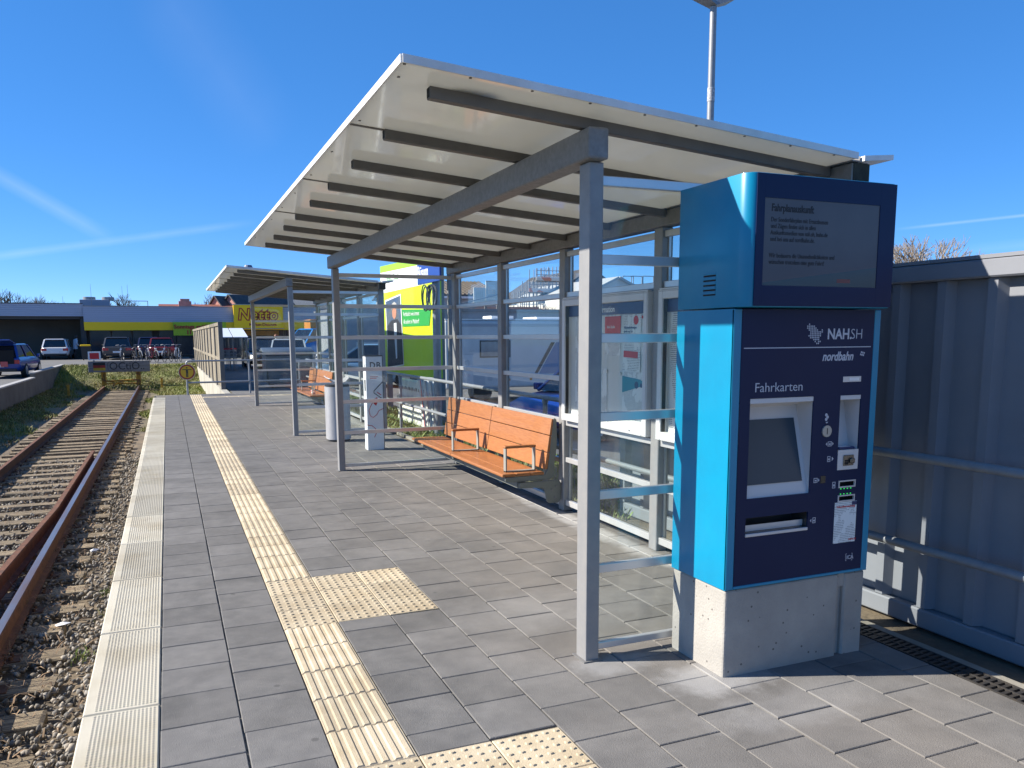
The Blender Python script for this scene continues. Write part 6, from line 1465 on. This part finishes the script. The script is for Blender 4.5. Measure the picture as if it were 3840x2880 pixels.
q = B(); q.bar((-1.3, -.5, zA-.2), (wS, -.1, zB-.3), .06, .06); q.obj('raking_prop', GALV_L, sf); q = B(); q.bar((-1.3, -.5, zA-.4), (wS*.8, -.1, zB-.75), .06, .06); q.obj('raking_prop', GALV_L, sf)
q = B()
for x in (0, wS/2, wS): q.box(x-.05, x+.05, .06, .14, 0, zA+.1)
q.obj('support_legs', GALV, sf)
q = B(); q.box(-.5, wS+3, 2, 2.3, 0, zA-.1); q.obj('brick_base', BRICK, sf)

YSF = 46
sc0 = thing('scaffolding', 'tall steel scaffolding with red and white toe boards around a house', 'scaffolding', (py(CH, 1330, 400, YSF).x, YSF, -.4))
RW = mat('red_white_toeboard', (.60, .20, .12), .6, col2=(.62, .60, .56), scale=1.6, mix=(.49, .51), detail=0)
ox = sc0.location.x
for k, (xp, yt) in enumerate(((1330, 400), (1400, 400), (1475, 225), (1545, 215), (1595, 25), (1670, 25), (1725, 5), (1800, 0), (1870, 0), (1930, 0), (1980, 0))):
    p = py(CH, xp, yt, YSF)
    for dy in (0, 1.0):
        q = B(); q.tube((p.x-ox, dy, 0), (p.x-ox, dy, p.z+.4), .03, 6); q.obj('standard', GALV_L, sc0)
for (xa, xb, yp, red) in ((1330, 1990, 505, 0), (1475, 1990, 385, 1), (1595, 1990, 195, 1), (1330, 1990, 720, 1), (1330, 1620, 420, 0), (1475, 1990, 290, 0), (1595, 1990, 130, 0), (1595, 1990, 60, 0), (1330, 1990, 620, 0)):
    a, c_ = py(CH, xa, yp, YSF), py(CH, xb, yp, YSF)
    q = B()
    if red: q.box(a.x-ox, c_.x-ox, -.05, -.02, a.z+.4-.12, a.z+.4+.10); q.obj('toe_board', RW, sc0); q = B(); q.box(a.x-ox, c_.x-ox, 0, 1.0, a.z+.4-.16, a.z+.4-.12); q.obj('deck', OLDW, sc0)
    else: q.tube((a.x-ox, 0, a.z+.4), (c_.x-ox, 0, a.z+.4), .025, 6); q.obj('ledger', GALV_L, sc0)
for (xa, ya, xb, yb) in ((1475, 385, 1545, 225), (1725, 195, 1800, 10), (1800, 385, 1870, 195), (1620, 620, 1700, 505)):
    a, c_ = py(CH, xa, ya, YSF), py(CH, xb, yb, YSF); q = B(); q.tube((a.x-ox, 0, a.z+.4), (c_.x-ox, 0, c_.z+.4), .022, 6); q.obj('diagonal_brace', GALV_L, sc0)
a = py(CH, 1850, 330, YSF+2); gable_house('pale rendered house wrapped in scaffolding', a.x+2.6, YSF+1.6, 6.0, 9, a.z-.8, a.z+1.1, RENDER, TILE, -.4)
a, m_, c_ = py(C4, 275, 180, 40), py(C4, 320, 130, 40), py(C4, 372, 168, 40)
gable_house('white gabled house seen above the Information notice case', m_.x+.6, 40, 3.6, 10, a.z-.3, m_.z, RENDER, mat('pale_grey_roof', (.36, .36, .35), .7), -.4, windows=0)
for k, xp in enumerate((395, 440, 500)):
    p = py(C4, xp, 118, 44); t = thing('scaffold_frame', ('thin grey scaffold frame just beyond the white gable', 'thin grey scaffold frame second along from the white gable', 'thin grey scaffold frame third along from the white gable')[k], 'scaffolding', (p.x, 44, -.4), 0, 'scaffold frames on the roof line')
    for dx in (0, .75): q = B(); q.tube((dx, 0, 0), (dx, 0, p.z+.4), .03, 6); q.obj('standard', GALV_L, t)
    for dz in (0, .5): q = B(); q.tube((0, 0, p.z+.4-dz), (.75, 0, p.z+.4-dz), .025, 6); q.obj('ledger', GALV_L, t)
# low garden wall / shed roofs to close the view behind the glass
gs = thing('garage_row', 'long row of low grey garages behind the motorhome', 'building', (11, 31, -.4))
q = B(); q.box(-5, 12, 0, 5, 0, py(CH, 500, 750, 31).z+.4); q.obj('wall', mat('garage_wall', (.34, .35, .37), .8, col2=(.28, .29, .31), scale=1), gs)
q = B(); q.box(-5.1, 12.1, -.1, 5.1, py(CH, 500, 750, 31).z+.401, py(CH, 500, 750, 31).z+.52); q.obj('flat_roof', GALV, gs)
for k in range(5):
    B().box(-4.4+k*3.2, -1.8+k*3.2, -.02, -.002, .02, 1.7).obj('garage_door', mat('garage_door_white', (.5, .5, .5), .6), gs)

# ------------------------------------------------------------------ bare trees
BARK = mat('bare_branches', (.16, .125, .09), .9, col2=(.10, .08, .06), scale=8); BARKY = mat('pale_twigs', (.27, .225, .18), .9)
def bare_tree(label, x, y, z, h, m, seed, spread=.55, depth=6, r0=None, twig=1.0, group=None):
    rnd = random.Random(seed); t = thing('bare_tree', label, 'tree', (x, y, z), 0, group); tr, cr = B(), B()
    def grow(p, d, ln, r, lv):
        q = p+d*ln; (tr if lv < 2 else cr).tube(p, q, r, 6 if lv < 2 else 4, r*.72, cap=False)
        if lv >= depth: return
        for k in range(3 if lv > 0 else 4):
            ax = Vector((rnd.gauss(0, 1), rnd.gauss(0, 1), rnd.gauss(0, .6))).normalized(); nd = (d+ax*spread*rnd.uniform(.6, 1.3)+Vector((0, 0, .12))).normalized()
            grow(p+d*ln*rnd.uniform(.65, 1.0), nd, ln*rnd.uniform(.62, .82), r*.62, lv+1)
    grow(Vector((0, 0, 0)), Vector((rnd.uniform(-.05, .05), 0, 1)), h*.30, r0 or h*.022, 0)
    top_ = max(p[2] for p in cr.v); k_ = h/top_
    for q in (tr, cr): q.v = [(p[0]*k_, p[1]*k_, p[2]*k_) for p in q.v]
    tr.obj('trunk', BARK, t); cr.obj('crown', m, t); return t
p = at_y(3500, 1000, 26); top = at_y(3500, 885, 26).z
bare_tree('bare leafless tree showing above the white container', p.x, 26, -.4, (top+.4)*1.02, BARKY, 5, .62, 6)
for (xp, yt, Y, sd, lab) in ((15, 350, 92, 1, 'bare tree at the far end beyond the loading wing roof'), (300, 400, 100, 2, 'wide pale bare tree beyond the loading wing roof'), (420, 425, 102, 3, 'small pale bare tree next to the wide one beyond the roof'), (1085, 385, 90, 4, 'bare tree behind the roof fans'), (1870, 395, 86, 6, 'bare dark tree left of the pink brick gables')):
    p = py(C1, xp, yt, Y); bare_tree(lab, p.x, Y, 0, p.z*1.05, BARK if sd in (1, 4, 6) else BARKY, sd, .6, 5, group=None)
for k, (xp, Y) in enumerate(((1180, 50), (1560, 40), (1700, 41))):
    p = py(CH, xp, 600, Y); bare_tree(('bare shrub left of the scaffolding', 'tangled bare bush in front of the scaffolding', 'second tangled bare bush under the scaffolding')[k], p.x, Y, -.4, p.z+.4, BARKY if k else BARK, 20+k, .9, 5, r0=.05)
sp = py(C1, 90, 365, 120); cs2 = thing('church_spire', 'thin dark church spire tip above the loading wing roof', 'spire', (sp.x, 120, 0))
q = B(); q.box(-1.2, 1.2, -1.2, 1.2, 0, sp.z-4); q.obj('tower', BRICK, cs2); q = B(); q.tube((0, 0, sp.z-4), (0, 0, sp.z-1.4), 1.2, 8, .12).tube((0, 0, sp.z-1.4), (0, 0, sp.z+.2), .08, 6, .02); q.obj('spire_roof', TILE, cs2)

# ------------------------------------------------------------------ bicycles by the bank
def bicycle(label, x, y, rz, col):
    t = thing('bicycle', label, 'bicycle', (x, y, .05), rz, 'bicycles parked in front of the shop')
    for yy in (-.52, .52):
        q = B(); q.path([(0, yy+.33*math.cos(a), .34+.33*math.sin(a)) for a in [2*math.pi*k/18 for k in range(18)]], .018, 6, closed=True); w_ = q.obj('wheel', RUBBER, t)
        q = B(); [q.tube((0, yy, .34), (0, yy+.32*math.cos(a), .34+.32*math.sin(a)), .004, 3) for a in [math.pi*k/4 for k in range(8)]]; q.obj('spokes', GALV_L, w_)
    q = B(); P = dict(bb=(0, -.05, .30), st=(0, -.20, .82), hd=(0, .38, .86), rw=(0, -.52, .34), fw=(0, .52, .34), h2=(0, .40, .72))
    for a, c in (('bb', 'st'), ('st', 'hd'), ('bb', 'h2'), ('bb', 'rw'), ('st', 'rw'), ('hd', 'fw')): q.tube(P[a], P[c], .02, 6)
    q.obj('frame', col, t)
    q = B(); q.path([(-.28, .28, 1.02), (-.1, .38, 1.04), (0, .39, 1.0), (.1, .38, 1.04), (.28, .28, 1.02)], .014, 6); q.tube((0, .38, .86), (0, .39, 1.0), .016, 6); q.obj('handlebar', GALV_L, t)
    q = B(); q.prism([(-.08, -.34), (.08, -.34), (.03, -.08), (-.03, -.08)], 'z', .88, .93); q.obj('saddle', BLACK, t)
    q = B(); q.tube((0, .44, .80), (0, .52, .80), .05, 10); q.obj('headlamp', WHITEP, t)
    q = B(); q.path([(0, .52+.37*math.cos(a), .34+.37*math.sin(a)) for a in [math.pi*(.05+.7*k/8) for k in range(9)]], .025, 5); q.obj('mudguard', GALV_L, t)
    return t
cols_ = [BLACKC, GREYC, DKB, REDC, BLACK, SILV]
for k, (xp, lab) in enumerate(((1130, 'bicycle standing in front of the dark grey estate car'), (1268, 'bicycle with pale mudguard right of the dark grey estate car'), (1360, 'black bicycle left of the dark red hatchback'), (1410, 'bicycle with silver handlebar in front of the dark red hatchback'), (1548, 'upright bicycle in front of the red hatchback tail light'), (1645, 'dark bicycle parked nearest the timber screen'))):
    bicycle(lab, on(C1, xp, 53), 53, rad(180+random.uniform(-25, 25)), cols_[k])

# ------------------------------------------------------------------ people
def person(label, loc, rz, h, coat, legs, hair, skin, lean=0.0, arms=True):
    me = bpy.data.meshes.new('person'); s = h/1.7
    J = {'pel': (0, 0, .92), 'che': (0, .05*lean, 1.25), 'neck': (0, .10*lean+.01, 1.44), 'head': (0, .14*lean+.03, 1.58), 'top': (0, .15*lean+.02, 1.68),
         'sl': (-.19, .06*lean, 1.38), 'el': (-.25, .02, 1.12), 'hl': (-.22, .16, .92), 'sr': (.19, .06*lean, 1.38), 'er': (.25, .04, 1.12), 'hr': (.20, .20, .95),
         'pl': (-.10, 0, .88), 'kl': (-.11, .05, .50), 'al': (-.11, -.02, .09), 'fl': (-.12, .13, .04), 'pr': (.10, 0, .88), 'kr': (.11, -.02, .50), 'ar': (.11, -.10, .09), 'fr': (.12, .05, .04)}
    R = {'pel': .15, 'che': .17, 'neck': .06, 'head': .10, 'top': .08, 'sl': .085, 'el': .06, 'hl': .045, 'sr': .085, 'er': .06, 'hr': .045, 'pl': .10, 'kl': .07, 'al': .05, 'fl': .045, 'pr': .10, 'kr': .07, 'ar': .05, 'fr': .045}
    K = list(J); E2 = [('pel', 'che'), ('che', 'neck'), ('neck', 'head'), ('head', 'top'), ('che', 'sl'), ('sl', 'el'), ('el', 'hl'), ('che', 'sr'), ('sr', 'er'), ('er', 'hr'), ('pel', 'pl'), ('pl', 'kl'), ('kl', 'al'), ('al', 'fl'), ('pel', 'pr'), ('pr', 'kr'), ('kr', 'ar'), ('ar', 'fr')]
    me.from_pydata([tuple(c*s for c in J[k]) for k in K], [(K.index(a), K.index(c)) for a, c in E2], [])
    o = bpy.data.objects.new('body', me); COL.objects.link(o)
    md = o.modifiers.new('skin', 'SKIN'); 
    for i, k in enumerate(K):
        sv = me.skin_vertices[0].data[i]; sv.radius = (R[k]*s, R[k]*s*.85); sv.use_root = (k == 'pel')
    o.modifiers.new('sub', 'SUBSURF').levels = 2; o.modifiers['sub'].render_levels = 2
    dg = bpy.context.evaluated_depsgraph_get(); m2 = bpy.data.meshes.new_from_object(o.evaluated_get(dg)); bpy.data.objects.remove(o); m2.name = 'body'
    for q in (coat, legs, skin, hair): m2.materials.append(q)
    for p in m2.polygons:
        c = p.center/s; p.material_index = 2 if c.z > 1.47 and not (c.z > 1.60 or c.y < .02+.1*lean) else 3 if c.z > 1.47 else 0 if c.z > .80 else 1 if c.z > .10 else 3
        if c.z < .98 and abs(c.x) > .17: p.material_index = 2
        p.use_smooth = True
    t = thing('person', label, 'person', loc, rz); link('body', m2, None, t)
    q = B(); q.sphere((0, (.14*lean+.01)*s, 1.60*s), .115*s, 10, 7, (1, 1.05, 1.1)); q.obj('hair', hair, t, smooth=True)
    q = B(); q.loft([[(r*math.cos(a)*s, (r*.75*math.sin(a)+oy*lean)*s, z*s) for a in [2*math.pi*k/12 for k in range(12)]] for (z, r, oy) in ((.72, .215, 0), (.95, .20, 0), (1.2, .20, .04), (1.36, .205, .06), (1.43, .09, .09))]); q.obj('coat', coat, t, smooth=True)
    return t
SKIN = mat('skin', (.50, .28, .19), .5); HAIRD = mat('dark_hair', (.03, .02, .015), .5); HAIRA = mat('auburn_hair', (.26, .085, .035), .5)
pp0 = py(C1, 700, 930, 66); person('person in a pale coat and dark trousers walking beside the white hatchback', (pp0.x, 66, .02), rad(-70), 1.66, mat('pale_coat', (.50, .53, .58), .8), BLACK, HAIRD, SKIN, .8)
p2 = py(CQ, 580, 640, 52); person('person with auburn hair and white top walking across the car park', (p2.x, 52, -.03), rad(100), 1.68, mat('white_top', (.66, .64, .62), .8), DKB, HAIRA, SKIN, .2)
# yellow waste bin and small sign by the store corner
b0 = py(C1, 795, 930, 62); t = thing('wheeled_bin', 'yellow topped black wheeled bin at the supermarket corner', 'bin', (b0.x, 62, 0))
q = B(); q.hexa([(-.24, -.3, .1), (.24, -.3, .1), (.24, .3, .1), (-.24, .3, .1), (-.29, -.35, .95), (.29, -.35, .95), (.29, .35, .95), (-.29, .35, .95)]); q.obj('body', BLACK, t); q = B(); q.box(-.3, .3, -.37, .37, .951, 1.05); q.obj('lid', YELB, t, bevel=.02)
for s_ in (-1, 1): q = B(); q.tube((s_*.2-.03, .3, .1), (s_*.2+.03, .3, .1), .1, 10); q.obj('wheel', RUBBER, t)
